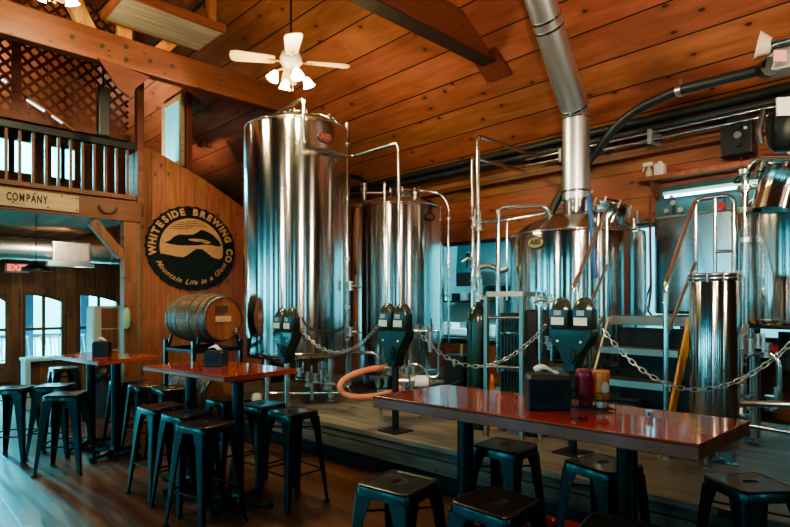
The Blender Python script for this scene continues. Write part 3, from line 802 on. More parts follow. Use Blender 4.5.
for z_ in (.24, 1.11):
    for s1 in (-1, 1):
        c0 = V((bc.x, bc.y, z_))+ax*(.30*s1)
        mb = MB(); mb.bar(c0-sd*.31, c0+sd*.31, .04, .05)
        for s2 in (-1, 1): mb.bar(c0+sd*(.28*s2)+V((0, 0, .02)), c0+sd*(.24*s2)+V((0, 0, .16)), .04, .03)
        mb.build('cradle', 'black', rk)
    for s2 in (-1, 1):
        c0 = V((bc.x, bc.y, z_))+sd*(.31*s2); mb = MB(); mb.bar(c0-ax*.30, c0+ax*.30, .03, .03); build_split(mb, 'side_rail', 'black', rk)

# ================================================================== TANKS
def dish(r, z0, z1, rim=.035, dome=.16, cone=.22):
    """bottom cone, knuckles, shell and domed top as a profile"""
    pr = [(.03, z0-cone), (.07, z0-cone), (.30*r, z0-cone*.82), (.62*r, z0-cone*.5), (.85*r, z0-cone*.22), (.96*r, z0-.05), (.992*r, z0-.018), (r, z0+.01)]
    pr += [(r, z0+(z1-z0)*t_) for t_ in (.25, .5, .75)]
    pr += [(r, z1-.03), (.994*r, z1-.010), (.975*r, z1+.012), (.93*r, z1+.035)]
    pr += [(r*q, z1+.035+dome*(1-q*q)*1.0) for q in (.8, .6, .4, .2, .01)]
    return pr
def tank(c, r, z0, z1, label, legr=.045, nleg=4, lega=.6, dome=.14, cone=.2, zf=.45, mat='steel'):
    o = thing('brewing_tank', (c.x, c.y, zf), label, 'tank')
    mb = MB(); mb.lathe(dish(r, z0, z1, dome=dome, cone=cone), (c.x, c.y, 0), 72); sh_ = mb.build('shell', mat, o)
    mb = MB(); mb.torus((c.x, c.y, z1+.005), r*.985, .009, n=72, k=8); mb.torus((c.x, c.y, z0+.02), r*1.0, .007, n=72, k=6); build_split(mb, 'weld_band', 'pipe', sh_)
    for i in range(nleg):
        a = lega+2*PI*i/nleg; p = V((c.x+r*.80*math.cos(a), c.y+r*.80*math.sin(a), 0))
        mb = MB(); mb.cyl((p.x, p.y, zf+.05), (p.x, p.y, z0+.02), legr, n=16); lg = mb.build('leg', 'steel2', o)
        mb = MB(); mb.cyl((p.x, p.y, zf+.012), (p.x, p.y, zf+.06), .014, n=10); mb.cyl((p.x, p.y, zf), (p.x, p.y, zf+.014), .045, .035, n=16); mb.build('adjustable_foot', 'valve', lg)
    return o
def badge(o, c, r, z, yaw, w=.2, h=.12, dark=True):
    R = facing((c.x+(r-.006)*math.cos(yaw), c.y+(r-.006)*math.sin(yaw), z), yaw)
    mb = MB(); mb.prism([R @ V((w/2*math.cos(a*PI/16), h/2*math.sin(a*PI/16), 0)) for a in range(32)], R.to_3x3() @ V((0,0,.018))); b1 = mb.build('badge', 'darkmetal' if dark else 'blackplastic', o)
    mb = MB(); mb.prism([R @ V((w*.44*math.cos(a*PI/16), h*.42*math.sin(a*PI/16), .0182)) for a in range(32)], R.to_3x3() @ V((0,0,.002))); mb.build('badge_face', 'redhose' if dark else 'gold', b1)
    mb = MB(); mb.merge(text_mb('ABS', h*.62, .002, 0, .002), R @ Matrix.Translation((0, h*.03, .022))); mb.build('badge_letters', 'valve' if dark else 'blackplastic', b1)
def manway(o, c, r, h, tilt=None, mat='steel'):
    mb = MB(); T = Matrix.Translation(c) @ (tilt if tilt is not None else Matrix.Identity(4))
    mb.lathe([(r, -.14), (r, 0), (r, h*.7), (r*1.12, h*.72), (r*1.12, h*.86), (r*1.02, h*.88), (r*.9, h), (.01, h*1.12)], (0,0,0), 32, T); m_ = mb.build('manway', mat, o)
    mb = MB()
    for i in range(8):
        a = i*PI/4; mb.cyl(T @ V((r*1.16*math.cos(a), r*1.16*math.sin(a), h*.6)), T @ V((r*1.16*math.cos(a), r*1.16*math.sin(a), h*1.02)), .012, n=8)
    build_split(mb, 'clamp_bolts', 'valve', m_)
def pipe(name, pts, r, label, mat='pipe', bend=.06, parent=None, cat='pipe', n=12, ferr=True):
    mb = MB(); mb.tube(pts, r, n, bend=bend)
    if parent is not None: o = mb.build(name, mat, parent)
    else: o = tag(mb.build(name, mat), label, cat)
    return o
def ferrule(mb, p, ax, r):
    ax = V(ax).normalized(); mb.cyl(p-ax*.018, p+ax*.018, r*1.9, n=14)
def valve(mb, p, s=1.0, yaw=0):
    """butterfly valve: body, two ferrules, stem and handle"""
    p = V(p); d = V((math.cos(yaw), math.sin(yaw), 0))
    mb.cyl(p-V((0,0,.05*s)), p+V((0,0,.05*s)), .028*s, n=12); mb.cyl(p-V((0,0,.055*s)), p-V((0,0,.035*s)), .042*s, n=14); mb.cyl(p+V((0,0,.035*s)), p+V((0,0,.055*s)), .042*s, n=14)
    mb.cyl(p, p+d*.07*s, .012*s, n=8); mb.bar(p+d*.07*s-V((0,0,.01*s)), p+d*.07*s+V((0,0,.13*s)), .022*s, .008*s)

# tank 1 (tall, left)
c1 = at(297.5, 7.0, 0); r1 = .665
t1 = tank(c1, r1, 1.04, 3.81, 'tallest steel tank, left of all, under the ceiling fan', lega=.25)
camdir = math.atan2(-c1.y, -c1.x)
badge(t1, c1, r1, 3.60, camdir+math.radians(29), .21, .13)
manway(t1, V((c1.x, c1.y, 3.95)), .17, .11)
top = P(304, 98.5, 6.45)
pp = P(304, 145, 6.2); z_ = 3.43
a = V((pp.x, pp.y, 4.05)); b = V((pp.x, pp.y, z_)); cpt = V((b.x+.0, b.y, z_))
k1 = V((b.x+.70, b.y, z_)); k2 = V((k1.x, k1.y-.81, z_))
s0 = P(262, 112, 7.0); s0.z = 3.82
pipe('overflow_pipe', [s0, V((s0.x, s0.y, 3.95)), V((pp.x, pp.y, 3.965)), b, k1, k2, V((k2.x, k2.y, .452))], .021, 'bent steel pipe leaving the tallest tank top and dropping before the second tank', bend=.07)
s1 = P(296, 111, 6.9); e1 = at(347, 6.85, 0)
pr1 = [V((s1.x, s1.y, 4.0)), V((s1.x+.12, s1.y, 4.03)), P(318, 113, 6.9), P(336, 121, 6.88), P(345, 130, 6.86), V((e1.x, e1.y, 3.7)), V((e1.x, e1.y, .62))]
o = pipe('riser_pipe', pr1, .019, 'steel riser arching onto the tallest tank along its right side', bend=.10)
mb = MB()
for z__ in (3.86, 3.62, 2.2, 1.6, 1.2): ferrule(mb, V((e1.x, e1.y, z__)), (0,0,1), .019)
mb.cyl((e1.x, e1.y, 3.7), (e1.x, e1.y, 3.9), .016, n=10)
build_split(mb, 'clamp', 'valve', o)
for px, a_ in ((263, 0), (333, 1)):
    q = P(px, 120+4*a_, 6.75); q.z = 3.84
    mb = MB()
    if a_ == 0: mb.torus(q+V((0, 0, .03)), .035, .009, ax=(.7, .7, 0), n=20, k=8)
    else: mb.cyl(q, q+V((0, 0, .08)), .03, n=12); mb.cyl(q+V((0, 0, .05)), q+V((-.1, -.05, .08)), .018, n=10)
    mb.build('lifting_lug' if a_ == 0 else 'pressure_valve', 'valve', t1)
# outlet pipework under tank 1
mb = MB(); q = V((c1.x, c1.y, .86))
pts = [q, q+V((0, 0, -.12)), q+V((-.25, -.35, -.12)), q+V((-.2, -1.3, -.12))]
pipe('outlet_pipe', pts, .022, '', parent=t1)
mb = MB(); valve(mb, q+V((-.22, -.55, -.12)), 1.2, .5); valve(mb, q+V((-.21, -.9, -.12)), 1.1, 2.0); build_split(mb, 'outlet_valve', 'valve', t1)
for ang in (camdir-.45, camdir+.55):
    q = V((c1.x+r1*math.cos(ang), c1.y+r1*math.sin(ang), 2.2))
# sampling cluster right of tank1 (355,285)
q = at(350, 6.7, 0)
mb = MB()
for z_ in (1.86, 1.30): valve(mb, V((q.x, q.y, z_)), 1.0, -.6); mb.cyl((q.x, q.y, z_), (q.x+.16, q.y-.04, z_-.02), .012, n=8)
build_split(mb, 'sample_valve', 'valve', t1)

# tank 2
c2 = at(397.5, 8.0, 0); r2 = .675
t2 = tank(c2, r2, .72, 3.0, 'second steel tank standing right of the tallest one', lega=.3, cone=.12, legr=.05)
cd2 = math.atan2(-c2.y, -c2.x)
badge(t2, c2, r2, 2.82, cd2+math.radians(40), .20, .12)
manway(t2, V((c2.x+.02, c2.y-.08, 3.12)), .21, .16)
e2 = at(448.5, 7.8, 0)
o = pipe('riser_pipe', [V((c2.x+.03, c2.y-.12, 3.30)), P(425, 191, 7.8), P(440, 193, 7.8), V((e2.x, e2.y, 3.05)), V((e2.x, e2.y, 1.1))], .017, 'steel riser arching onto the second tank along its right side', bend=.12)
mb = MB()
for z_ in (2.85, 2.2, 1.75, 1.35): ferrule(mb, V((e2.x, e2.y, z_)), (0,0,1), .017)
build_split(mb, 'clamp', 'valve', o)
e3 = at(384.5, 6.9, 0)
pipe('spray_pipe', [V((e3.x, e3.y, 3.16)), V((e3.x, e3.y, .5))], .020, 'straight steel pipe standing before the second tank, left of two', bend=0)
mb = MB(); q = P(364, 200, 7.9)
mb.cyl(q, q+V((0, 0, .20)), .035, n=14); mb.cyl(q+V((0, 0, .14)), q+V((0, 0, .17)), .06, n=16); mb.cyl(q+V((0, 0, .2)), q+V((0, 0, .24)), .05, n=14); mb.cyl(q+V((0,0,.1)), q+V((.2, -.2, .1)), .02, n=10)
mb.build('vent_valve', 'valve', t2)
mb = MB(); q = P(415, 197, 7.5); valve(mb, q, 1.2, 0); mb.build('top_valve', 'valve', t2)
pipe('black_hose', [P(348, 176, 8.3), P(360, 178, 8.5), P(369, 186, 8.9), P(372, 190, 9.2)], .04, 'black insulated hose bending between the two tall tanks', mat='rubber', bend=.05, cat='hose')
# jacket pipework low on tank 2
mb = MB(); q = at(439, 7.35, 0)
mb.tube([(q.x-.32, q.y+.3, 1.28), (q.x-.05, q.y+.05, 1.28), (q.x, q.y, 1.28), (q.x, q.y, .66), (q.x-.3, q.y+.3, .66)], .022, 12, bend=.06); mb.build('jacket_pipe', 'pipe', t2)
mb = MB(); q = at(430, 7.3, 0); valve(mb, V((q.x, q.y, 1.28)), 1.3, -2.2); mb.cyl((q.x, q.y, 1.0), (q.x, q.y, 1.25), .03, n=12); mb.build('jacket_valve', 'valve', t2)
mb = MB(); q = at(350, 7.0, 0); q2 = at(378, 6.9, 0)
mb.tube([(q.x, q.y, .52), (q.x, q.y, 1.02), (q2.x, q2.y, 1.02), (q2.x, q2.y, .8)], .024, 12, bend=.08); tag(mb.build('loop_pipe', 'pipe'), 'inverted U steel pipe between the two tall tanks near the floor', 'pipe')

# kettle
ck = at(576, 6.2, 0); rk_ = .725
kt = tank(ck, rk_, 1.05, 2.40, 'steel kettle with a metal chimney rising from its dome', dome=.24, lega=.5, legr=.05)
cdk = math.atan2(-ck.y, -ck.x)
badge(kt, ck, rk_, 2.28, cdk-math.radians(33), .22, .13, dark=False)
tl = Matrix.Rotation(.42, 4, V((-.3, 1, 0)).normalized())
q = P(607, 222, 5.75)
manway(kt, q, .165, .20, Matrix.Rotation(math.radians(20), 4, V((.5, .6, 0)).normalized()))
mb = MB(); mb.cyl((ck.x, ck.y, 2.62), (ck.x, ck.y, 2.80), .135, n=32); mb.cyl((ck.x, ck.y, 2.79), (ck.x, ck.y, 2.815), .165, n=32); mb.build('chimney_collar', 'steel2', kt)
ch = thing('chimney', (ck.x, ck.y, 2.78), 'galvanised chimney duct rising from the kettle and bending to the ceiling', 'chimney')
cr = .150
j0 = V((ck.x, ck.y, 3.78)); j1 = V((4.8, 2.905, 4.66)); dj = (j1-j0).normalized(); j2 = j1+dj*.62; j3 = j2+dj*1.1
mb = MB(); mb.tube([(ck.x, ck.y, 2.815), (ck.x, ck.y, 3.3), j0-V((0,0,.05))], cr, 36); mb.build('vertical_duct', 'duct', ch)
mb = MB(); mb.tube([j0-V((0,0,.1)), j0, j0+dj*.08, j2], cr*.985, 36, bend=.06); mb.build('angled_duct', 'duct', ch)
mb = MB(); mb.tube([j2-dj*.02, j3+dj*.35], cr*1.0, 36); mb.build('angled_duct', 'duct', ch)
def band(p, d, r=cr*1.035, w=.012):
    mb = MB(); d = V(d).normalized(); mb.cyl(p-d*w, p+d*w, r, n=36); mb.cbox(p+V((.1, -.12, 0)), (.03, .05, .04), .8); mb.build('duct_band', 'pipe', ch)
band(j0-V((0,0,.06)), (0,0,1)); band(j0+dj*.10, dj)
for t_ in (1.02, 1.12): band(j0+dj*t_, dj)
band(V((ck.x, ck.y, 2.90)), (0,0,1))
# kettle pipes
y_ = 3.98
pa1 = V((5.16, 3.94, 3.60)); 
pipe('tall_pipe', [V((6.5, 3.94, 3.60)), pa1, V((pa1.x, pa1.y, .45))], .024, 'taller of two upright steel pipes left of the kettle', bend=.05)
pb1 = P(472.5, 157, 6.7)
pipe('tall_pipe', [V((6.5, pb1.y-.02, pb1.z)), pb1, V((pb1.x, pb1.y, .45))], .022, 'shorter of two upright steel pipes left of the kettle', bend=.05)
u0 = P(498, 300, 5.9); u1 = P(498, 207, 5.9); u2 = P(546, 206, 6.0); u3 = P(553, 214, 6.0)
pipe('kettle_pipe', [V((u0.x, u0.y, .9)), u1, u2, u3+V((0, 0, -.08))], .026, 'thick steel pipe curving over to the kettle dome', bend=.08)
pipe('kettle_pipe', [P(480, 223, 6.3), P(505, 220, 6.2), P(552, 212, 6.1)], .018, 'thin steel pipe running level from the upright pipes to the kettle', bend=.02)
pipe('kettle_pipe', [P(507, 222, 6.15), P(507, 300, 6.15)], .012, 'thin drop pipe beside the kettle left edge', bend=0)
o = thing('valve_cluster', at(478, 6.3, 1.6), 'cluster of steel valves on the upright pipes left of the kettle', 'valves')
mb = MB()
for px, py, d in ((474, 262, 6.5), (478, 272, 6.3), (474, 285, 6.4), (480, 292, 6.2), (474, 222, 6.7), (479, 225, 6.4)):
    q = P(px, py, d); valve(mb, q, 1.1, -2.3)
build_split(mb, 'valve_bodies', 'valve', o)
mb = MB(); mb.tube([P(478, 268, 6.25), P(490, 265, 6.2), P(500, 272, 6.15), P(508, 268, 6.1)], .03, 10, bend=.05); mb.tube([P(462, 262, 6.6), P(468, 258, 6.6), P(474, 261, 6.5)], .015, 8, bend=.03); build_split(mb, 'valve_pipe', 'valve', o)
mb = MB(); q = P(634, 225, 5.7); mb.cyl(q+V((0,0,-.12)), q+V((0, 0, .05)), .014, n=8); valve(mb, q+V((0,0,.02)), .9, -2.2); mb.cyl(q+V((0,0,.03)), q+V((.12, -.1, .06)), .018, n=8); mb.build('relief_valve', 'valve', kt)
pipe('blue_hose', [P(589, 196, 5.4), P(591, 215, 5.35), P(593, 250, 5.35), P(596, 278, 5.35)], .022, 'blue hose hanging in front of the kettle', mat='blue', bend=.05, cat='hose')
pipe('drain_pipe', [P(598, 205, 5.45), P(598, 318, 5.45)], .018, 'upright pipe beside the blue hose before the kettle', bend=0)

# wall pipes
for (z_, r_, x_, m_, lb) in ((3.775, .050, 6.55, 'rubber', 'upper black insulated pipe along the wall top'), (3.665, .050, 6.56, 'rubber', 'lower black insulated pipe along the wall top')):
    mb = MB(); mb.cyl((x_, Y0, z_), (x_, 11.0, z_), r_, n=16); mb2 = MB()
    o = tag(mb.build('insulated_pipe', m_), lb, 'pipe')
    y_ = -3.5
    while y_ < 9: mb2.cyl((x_, y_, z_), (x_, y_+.03, z_), r_*1.06, n=16); y_ += 1.15
    build_split(mb2, 'joint_tape', 'blackplastic', o)
for (z_, x_, lb) in ((3.60, 6.5, 'upper slim steel pipe below the black wall pipes'), (3.52, 6.5, 'lower slim steel pipe below the black wall pipes')):
    mb = MB(); mb.cyl((x_, Y0, z_), (x_, 4.15, z_), .017, n=12); tag(mb.build('steel_line', 'pipe'), lb, 'pipe')
mb = MB(); mb.box((6.62, Y0, 3.40), (6.80, 7.0, 3.46)); struct(mb.build('wall_ledge', 'beam'))
for y_, nm in ((3.62, 'left of the chimney'), (2.5, 'right of the chimney'), (.6, 'near the black wall box')):
    mb = MB(); mb.box((6.46, y_-.02, 3.47), (6.78, y_+.02, 3.64)); mb.cyl((6.5, y_-.03, 3.60), (6.5, y_+.03, 3.60), .03, n=12); mb.cyl((6.5, y_-.03, 3.52), (6.5, y_+.03, 3.52), .03, n=12)
    tag(mb.build('pipe_bracket', 'greytin'), 'pipe bracket on the wall ledge ' + nm, 'bracket')

# auger tube with motor
au = thing('grain_auger', P(680, 90, 5.3), 'black curved auger tube running from the kettle to a motor at upper right', 'auger')
apts = [P(550, 215, 6.55), P(562, 192, 6.5), P(585, 165, 6.35), P(600, 147, 6.2), P(617, 126, 6.0), P(640, 108, 5.75), P(665, 96, 5.45), P(680, 90, 5.3), P(720, 80, 4.95), P(768, 68, 4.6)]
def smooth(pts, k=5):
    out = []
    for i in range(len(pts)-1):
        p0 = pts[max(i-1, 0)]; p1 = pts[i]; p2 = pts[i+1]; p3 = pts[min(i+2, len(pts)-1)]
        for j in range(k):
            t = j/k; out.append(.5*((2*p1)+(p2-p0)*t+(2*p0-5*p1+4*p2-p3)*t*t+(3*p1-p0-3*p2+p3)*t**3))
    out.append(pts[-1]); return out
mb = MB(); mb.tube(smooth(apts), .048, 16); mb.build('auger_tube', 'rubber', au)
q = P(681, 90, 5.3); dq = (P(700, 85, 5.13)-q).normalized()
mb = MB(); mb.cyl(q-dq*.03, q+dq*.03, .062, n=20); mb.cbox(q+V((0, 0, .07)), (.04, .03, .05)); mb.build('tube_clamp', 'valve', au)
q = P(773, 62, 4.5)
mb = MB(); mb.cbox(q+V((.12, -.10, .03)), (.22, .32, .20), .15); mo = mb.build('motor_box', 'greytin', au, bevel=.02)
R = Matrix.Translation(P(776, 57, 4.33)) @ Matrix.Rotation(-math.atan2(532, 550)+.2, 4, 'Z') @ FACE_NY
mb = MB(); R2 = Matrix.Translation(P(780, 56, 4.30)) @ Matrix.Rotation(-.75, 4, 'Z'); mb.box((-.05, -.005, -.045), (.05, .005, .045), R2); mb.build('warning_label', 'pink', mo)
mb = MB(); mb.cyl(P(765, 69, 4.6), P(771, 66, 4.5), .075, n=20); mb.build('motor_flange', 'black', au)
fa, fb = P(757, 46, 4.5), P(772, 46, 4.45); 
mb = MB(); mb.cyl(fa, fb, .115, .055, n=24); mb.build('hopper_cone', 'funnel', au)
mb = MB(); mb.cyl(fb, P(800, 38, 4.3), .045, n=20); mb.cyl(P(773, 46, 4.44), P(779, 44, 4.41), .062, n=20); mb.build('steel_spout', 'pipe', au)
# black wall box and grey hopper at the right
q = PX(739, 140, 6.62)
o = thing('wall_box', q, 'black electrical box with round knobs on the pine wall', 'box')
mb = MB(); mb.cbox(q, (.22, .30, .36)); mb.build('box_body', 'blackplastic', o, bevel=.02)
for dz_, rr, m_ in ((.10, .022, 'darkmetal'), (.02, .035, 'valve'), (-.07, .028, 'darkmetal'), (.08, .015, 'green_sticker')):
    p = q+V((-.11, -.02 if dz_ != .08 else -.09, dz_)); mb = MB(); mb.cyl(p, p+V((-.035, 0, 0)), rr, n=18); mb.build('knob', m_, o)
mb = MB(); mb.cbox(q+V((-.02, 0, .20)), (.14, .18, .05)); mb.build('top_bracket', 'darkmetal', o)
pipe('box_cable', [q+V((0, -.02, -.18)), q+V((-.02, -.04, -.35)), q+V((-.3, -.02, -.5)), P(742, 182, 5.4)], .012, '', mat='rubber', parent=o, bend=.08)
q = P(788, 118, 4.3)
o = thing('dispensing_head', q, 'dark vessel with white label at right picture edge above the tank', 'vessel')
mb = MB(); mb.lathe([(.001, -.26), (.09, -.25), (.13, -.20), (.145, -.1), (.145, .02), (.12, .05), (.001, .06)], q, 32); mb.build('vessel_body', 'darkmetal', o)
mb = MB(); R2 = Matrix.Translation(q+V((0, 0, .02))) @ Matrix.Rotation(-.9, 4, 'Z'); mb.box((-.16, -.16, -.05), (.14, -.14, .09), R2); mb.build('paper_label', 'paper', o)
mb = MB(); mb.tube([q+V((-.14, .13, .06)), q+V((-.17, .16, -.1)), q+V((-.15, .15, -.2))], .025, 8, bend=.03); mb.build('support_arm', 'rubber', o)

# right-hand tank
cr_ = at(820, 4.4, 0); rr_ = .575
rt = tank(cr_, rr_, 1.50, 2.42, 'big steel vessel on legs cut by the right picture edge', dome=.18, lega=cdk+PI+.32+PI/4, legr=.058, cone=.06)
manway(rt, P(786, 198, 4.2), .21, .26, Matrix.Rotation(math.radians(16), 4, V((.6, .7, 0)).normalized()))
pr_ = at(745, 4.35, 0)
o = pipe('guard_pipe', [P(800, 158, 3.85), P(758, 158, 4.25), V((pr_.x, pr_.y, 2.66)), V((pr_.x, pr_.y, 1.40))], .026, 'steel pipe curving down along the left side of the right-hand vessel', bend=.10)
mb = MB()
for y_ in (172, 188, 210, 240): q = P(745, y_, 4.35); ferrule(mb, q, (0,0,1), .026)
mb.cyl(P(745, 188, 4.35), P(757, 186, 4.3), .02, n=10); mb.cyl(P(739, 189, 4.35), P(745, 188, 4.35), .03, n=12); build_split(mb, 'clamp', 'valve', o)
# under the right vessel
o = thing('pump_manifold', at(762, 4.2, .45), 'tangle of steel pump pipes under the right-hand vessel', 'pipework')
mb = MB(); mb.tube([P(738, 359, 4.3), P(750, 354, 4.25), P(770, 352, 4.2), P(779, 362, 4.15), P(779, 400, 4.15)], .022, 12, bend=.10)
mb.tube([P(735, 403, 4.0), P(800, 405, 3.9)], .024, 12); mb.tube([P(740, 330, 4.35), P(741, 395, 4.25)], .02, 10); mb.tube([P(738, 424, 4.0), P(800, 434, 3.9)], .018, 10); build_split(mb, 'manifold_pipe', 'pipe', o)
mb = MB()
for px, py in ((741, 342), (750, 346), (758, 341), (741, 392), (747, 402), (771, 403), (766, 350), (740, 358)):
    q = P(px, py, 4.15); valve(mb, q, 1.0, -2.2+px*.13)
build_split(mb, 'manifold_valve', 'valve', o)
mb = MB(); q = P(741, 408, 4.05); mb.tube([P(738, 395, 4.05), P(741, 400, 4.05), P(740, 415, 4.0), P(747, 418, 4.0)], .03, 10, bend=.04); mb.build('drain_elbow', 'valve', o)
mb = MB(); q = P(772, 345, 4.6); mb.cbox(q, (.14, .14, .12)); mb.build('red_cap_pump', 'cardred', o, bevel=.01)
mb = MB(); q = P(790, 332, 4.4); mb.cyl(q+V((0,0,-.3)), q, .08, n=16); mb.build('pump_body', 'darkmetal', o)

# slim filter cylinder
cf = at(714.5, 4.1, 0)
o = thing('filter_cylinder', (cf.x, cf.y, .45), 'slim polished steel cylinder standing right of the stairs', 'tank')
mb = MB(); mb.lathe([(.001, .58), (.15, .58), (.166, .60), (.166, 1.2), (.166, 1.80), (.160, 1.81), (.160, 1.86), (.001, 1.87)], (cf.x, cf.y, 0), 56); mb.build('cylinder_body', 'steel', o)
mb = MB(); mb.lathe([(.155, 1.815), (.176, 1.815), (.176, 1.84), (.155, 1.84)], (cf.x, cf.y, 0), 56); mb.lathe([(.155, 1.845), (.176, 1.845), (.176, 1.868), (.155, 1.868)], (cf.x, cf.y, 0), 56); mb.build('lid_flange', 'steel2', o)
mb = MB()
for i in range(10):
    a = i*PI/5; p = V((cf.x+.169*math.cos(a), cf.y+.169*math.sin(a), 0)); mb.cyl(p+V((0,0,1.805)), p+V((0,0,1.885)), .008, n=8)
build_split(mb, 'flange_bolts', 'valve', o)
for px, d in ((706, 4.02), (732, 4.06), (719, 4.25)):
    p = at(px, d, 0); dd = (V((cf.x, cf.y, 0))-p); dd.z = 0
    if dd.length > .14: p = V((cf.x, cf.y, 0))-dd.normalized()*.14
    mb = MB(); mb.cyl((p.x, p.y, .47), (p.x, p.y, .62), .016, n=10); mb.cyl((p.x, p.y, .45), (p.x, p.y, .465), .035, n=14); mb.build('leg', 'valve', o)

# ================================================================== STAIRS AND DECK
XF, XS = 5.14, 4.46
YLs, YRs = 2.33, 1.64
DZ = 1.52
dk = thing('brew_deck', (5.8, 1.9, .45), 'raised steel deck at the top of the stairs', 'platform')
mb = MB(); mb.box((XF, 1.44, DZ-.025), (6.6, YLs-.03, DZ)); mb.build('deck_plate', 'redhose', dk)
mb = MB(); mb.box((XF+.06, 1.46, .46), (XF+.09, YLs-.04, DZ-.10)); mb.build('dark_backing', 'darkmetal', dk)  # added dark sheet, stands in for the gloom and clutter behind the treads
mb = MB(); mb.box((XF-.015, 1.44, DZ-.075), (XF+.0, YLs+.02, DZ+.01)); mb.build('edge_beam', 'steplight', dk, bevel=.004)
for x_, y_ in ((XF+.1, 1.5), (XF+.1, 2.24), (6.5, 1.5), (6.5, 2.15)):
    mb = MB(); mb.cbox((x_, y_, (DZ-.03+.45)/2), (.05, .05, DZ-.03-.45)); mb.build('leg', 'steel2', dk)
st = thing('steel_stairs', (4.8, 2.0, .45), 'short steel stairs with handrails leading up to the deck', 'stairs')
for y_, w_ in ((YLs, .02), (YRs-.01, .02)):
    mb = MB(); mb.prism([(XS-.02, y_, .45), (XS+.10, y_, .45), (XF+.0, y_, DZ-.16), (XF+.0, y_, DZ+.0), (XF-.06, y_, DZ+.0)], (0, w_, 0)); mb.build('stringer', 'steplight' if y_ == YLs else 'beamgold', st)  # right one golden: the yellow light on it is put into its colour
for z_ in (.72, .985, 1.25):
    x_ = XS+(z_-.45)/(DZ-.45)*(XF-XS)
    mb = MB(); mb.box((x_-.10, YRs+.012, z_-.012), (x_+.12, YLs-.002, z_)); mb.box((x_-.10, YRs+.012, z_-.055), (x_-.095, YLs-.002, z_-.012)); mb.box((x_+.115, YRs+.012, z_-.03), (x_+.12, YLs-.002, z_-.012)); build_split(mb, 'tread', 'steplight', st)
hr = .020
# right handrail: post, slope, guard along the deck front
mb = MB(); mb.tube([(XS, YRs-.04, .47), (XS, YRs-.04, 1.80), (XF, YRs-.04, 2.54), (XF, 1.31, 2.54), (XF, 1.31, DZ-.08)], hr, 14, bend=.08); mb.build('handrail', 'pipe', st)
mb = MB(); mb.tube([(XS+.03, YRs-.04, 1.42), (XF+.0, YRs-.04, 2.00)], .016, 10); mb.tube([(XF, YRs-.04, 2.50), (XF, YRs-.04, DZ-.05)], .018, 12); mb.tube([(XF, 1.45, 2.54), (XF, 1.45, DZ)], .016, 12); mb.tube([(XF, 1.46, 2.08), (XF, 1.31, 2.08)], .014, 10); build_split(mb, 'mid_rail', 'pipe', st)
mb = MB(); mb.tube([(XS, YLs+.04, .47), (XS, YLs+.04, 1.78), (XF, YLs+.06, 2.54), (XF+.0, YLs+.28, 2.54)], hr, 14, bend=.03); mb.tube([(XF-.01, YLs+.22, 2.53), (XF-.01, YLs+.22, 1.0)], .016, 10); mb.build('handrail', 'pipe', st)
mb = MB(); mb.tube([(XS+.12, YLs+.04, 1.40), (XF, YLs+.05, 2.02)], .015, 10); mb.tube([(XF, YLs+.055, 2.5), (XF, YLs+.055, DZ-.06)], .017, 10); build_split(mb, 'mid_rail', 'pipe', st)
for y_ in (YRs-.04, YLs+.04):
    mb = MB(); mb.cyl((XS, y_, .45), (XS, y_, .475), .045, n=18); mb.build('post_foot', 'valve', st)
# stacked pans on the platform below the deck
for px, py, lb in ((645, 401, 'pale bin lid lying under the stairs'), (622, 398, 'dark tub under the stairs')):
    q = P(px, py, 5.3); q.z = .45
    o = thing('storage_tub', q, lb, 'tub'); h = EYE-(py-HY)/F*5.3-.45
    mb = MB(); mb.cbox(q+V((0, 0, h/2)), (.3, .42, h)); mb.build('tub_body', 'binblue' if px < 630 else 'steplight', o, bevel=.03)
    mb = MB(); mb.cbox(q+V((0, 0, h+.012)), (.33, .45, .024)); mb.build('tub_lid', 'green_sticker' if px > 630 else 'binblue', o, bevel=.01)

# steel panel / hot liquor tank right of the kettle
p0, p1 = PX(656, 300, 6.45), PX(737, 300, 6.45)
o = thing('liquor_tank', (6.55, (p0.y+p1.y)/2, .45), 'flat steel-clad tank under the cyan tube light', 'tank')
mb = MB(); mb.box((6.38, p1.y-.1, 1.53), (6.78, p0.y, 2.62)); mb.build('tank_body', 'panelsteel', o, bevel=.03)
for y_ in (p1.y-.02, p0.y-.08):
    mb = MB(); mb.box((6.55, y_-.03, .45), (6.61, y_+.03, 1.53)); mb.build('leg', 'steel2', o)
for px, py in ((668, 209), (676, 205), (681, 208), (724, 200), (727, 196), (672, 203)):
    pass
o2 = thing('pressure_gauges', PX(676, 210, 6.5), 'cluster of small round gauges under the shelf', 'gauges')
for px, py, rr in ((667, 211, .025), (674, 203, .03), (681, 210, .028), (722, 206, .04), (724, 196, .03), (672, 197, .02)):
    q = PX(px, py, 6.5); mb = MB(); mb.cyl(q, q+V((-.03, 0, 0)), rr, n=18); mb.build('gauge', 'valve' if px < 700 else 'cardred', o2)
    mb = MB(); mb.cyl((q.x+.02, q.y, q.z), (q.x+.02, q.y, 2.62), .008, n=6); mb.build('gauge_stem', 'darkmetal', o2)
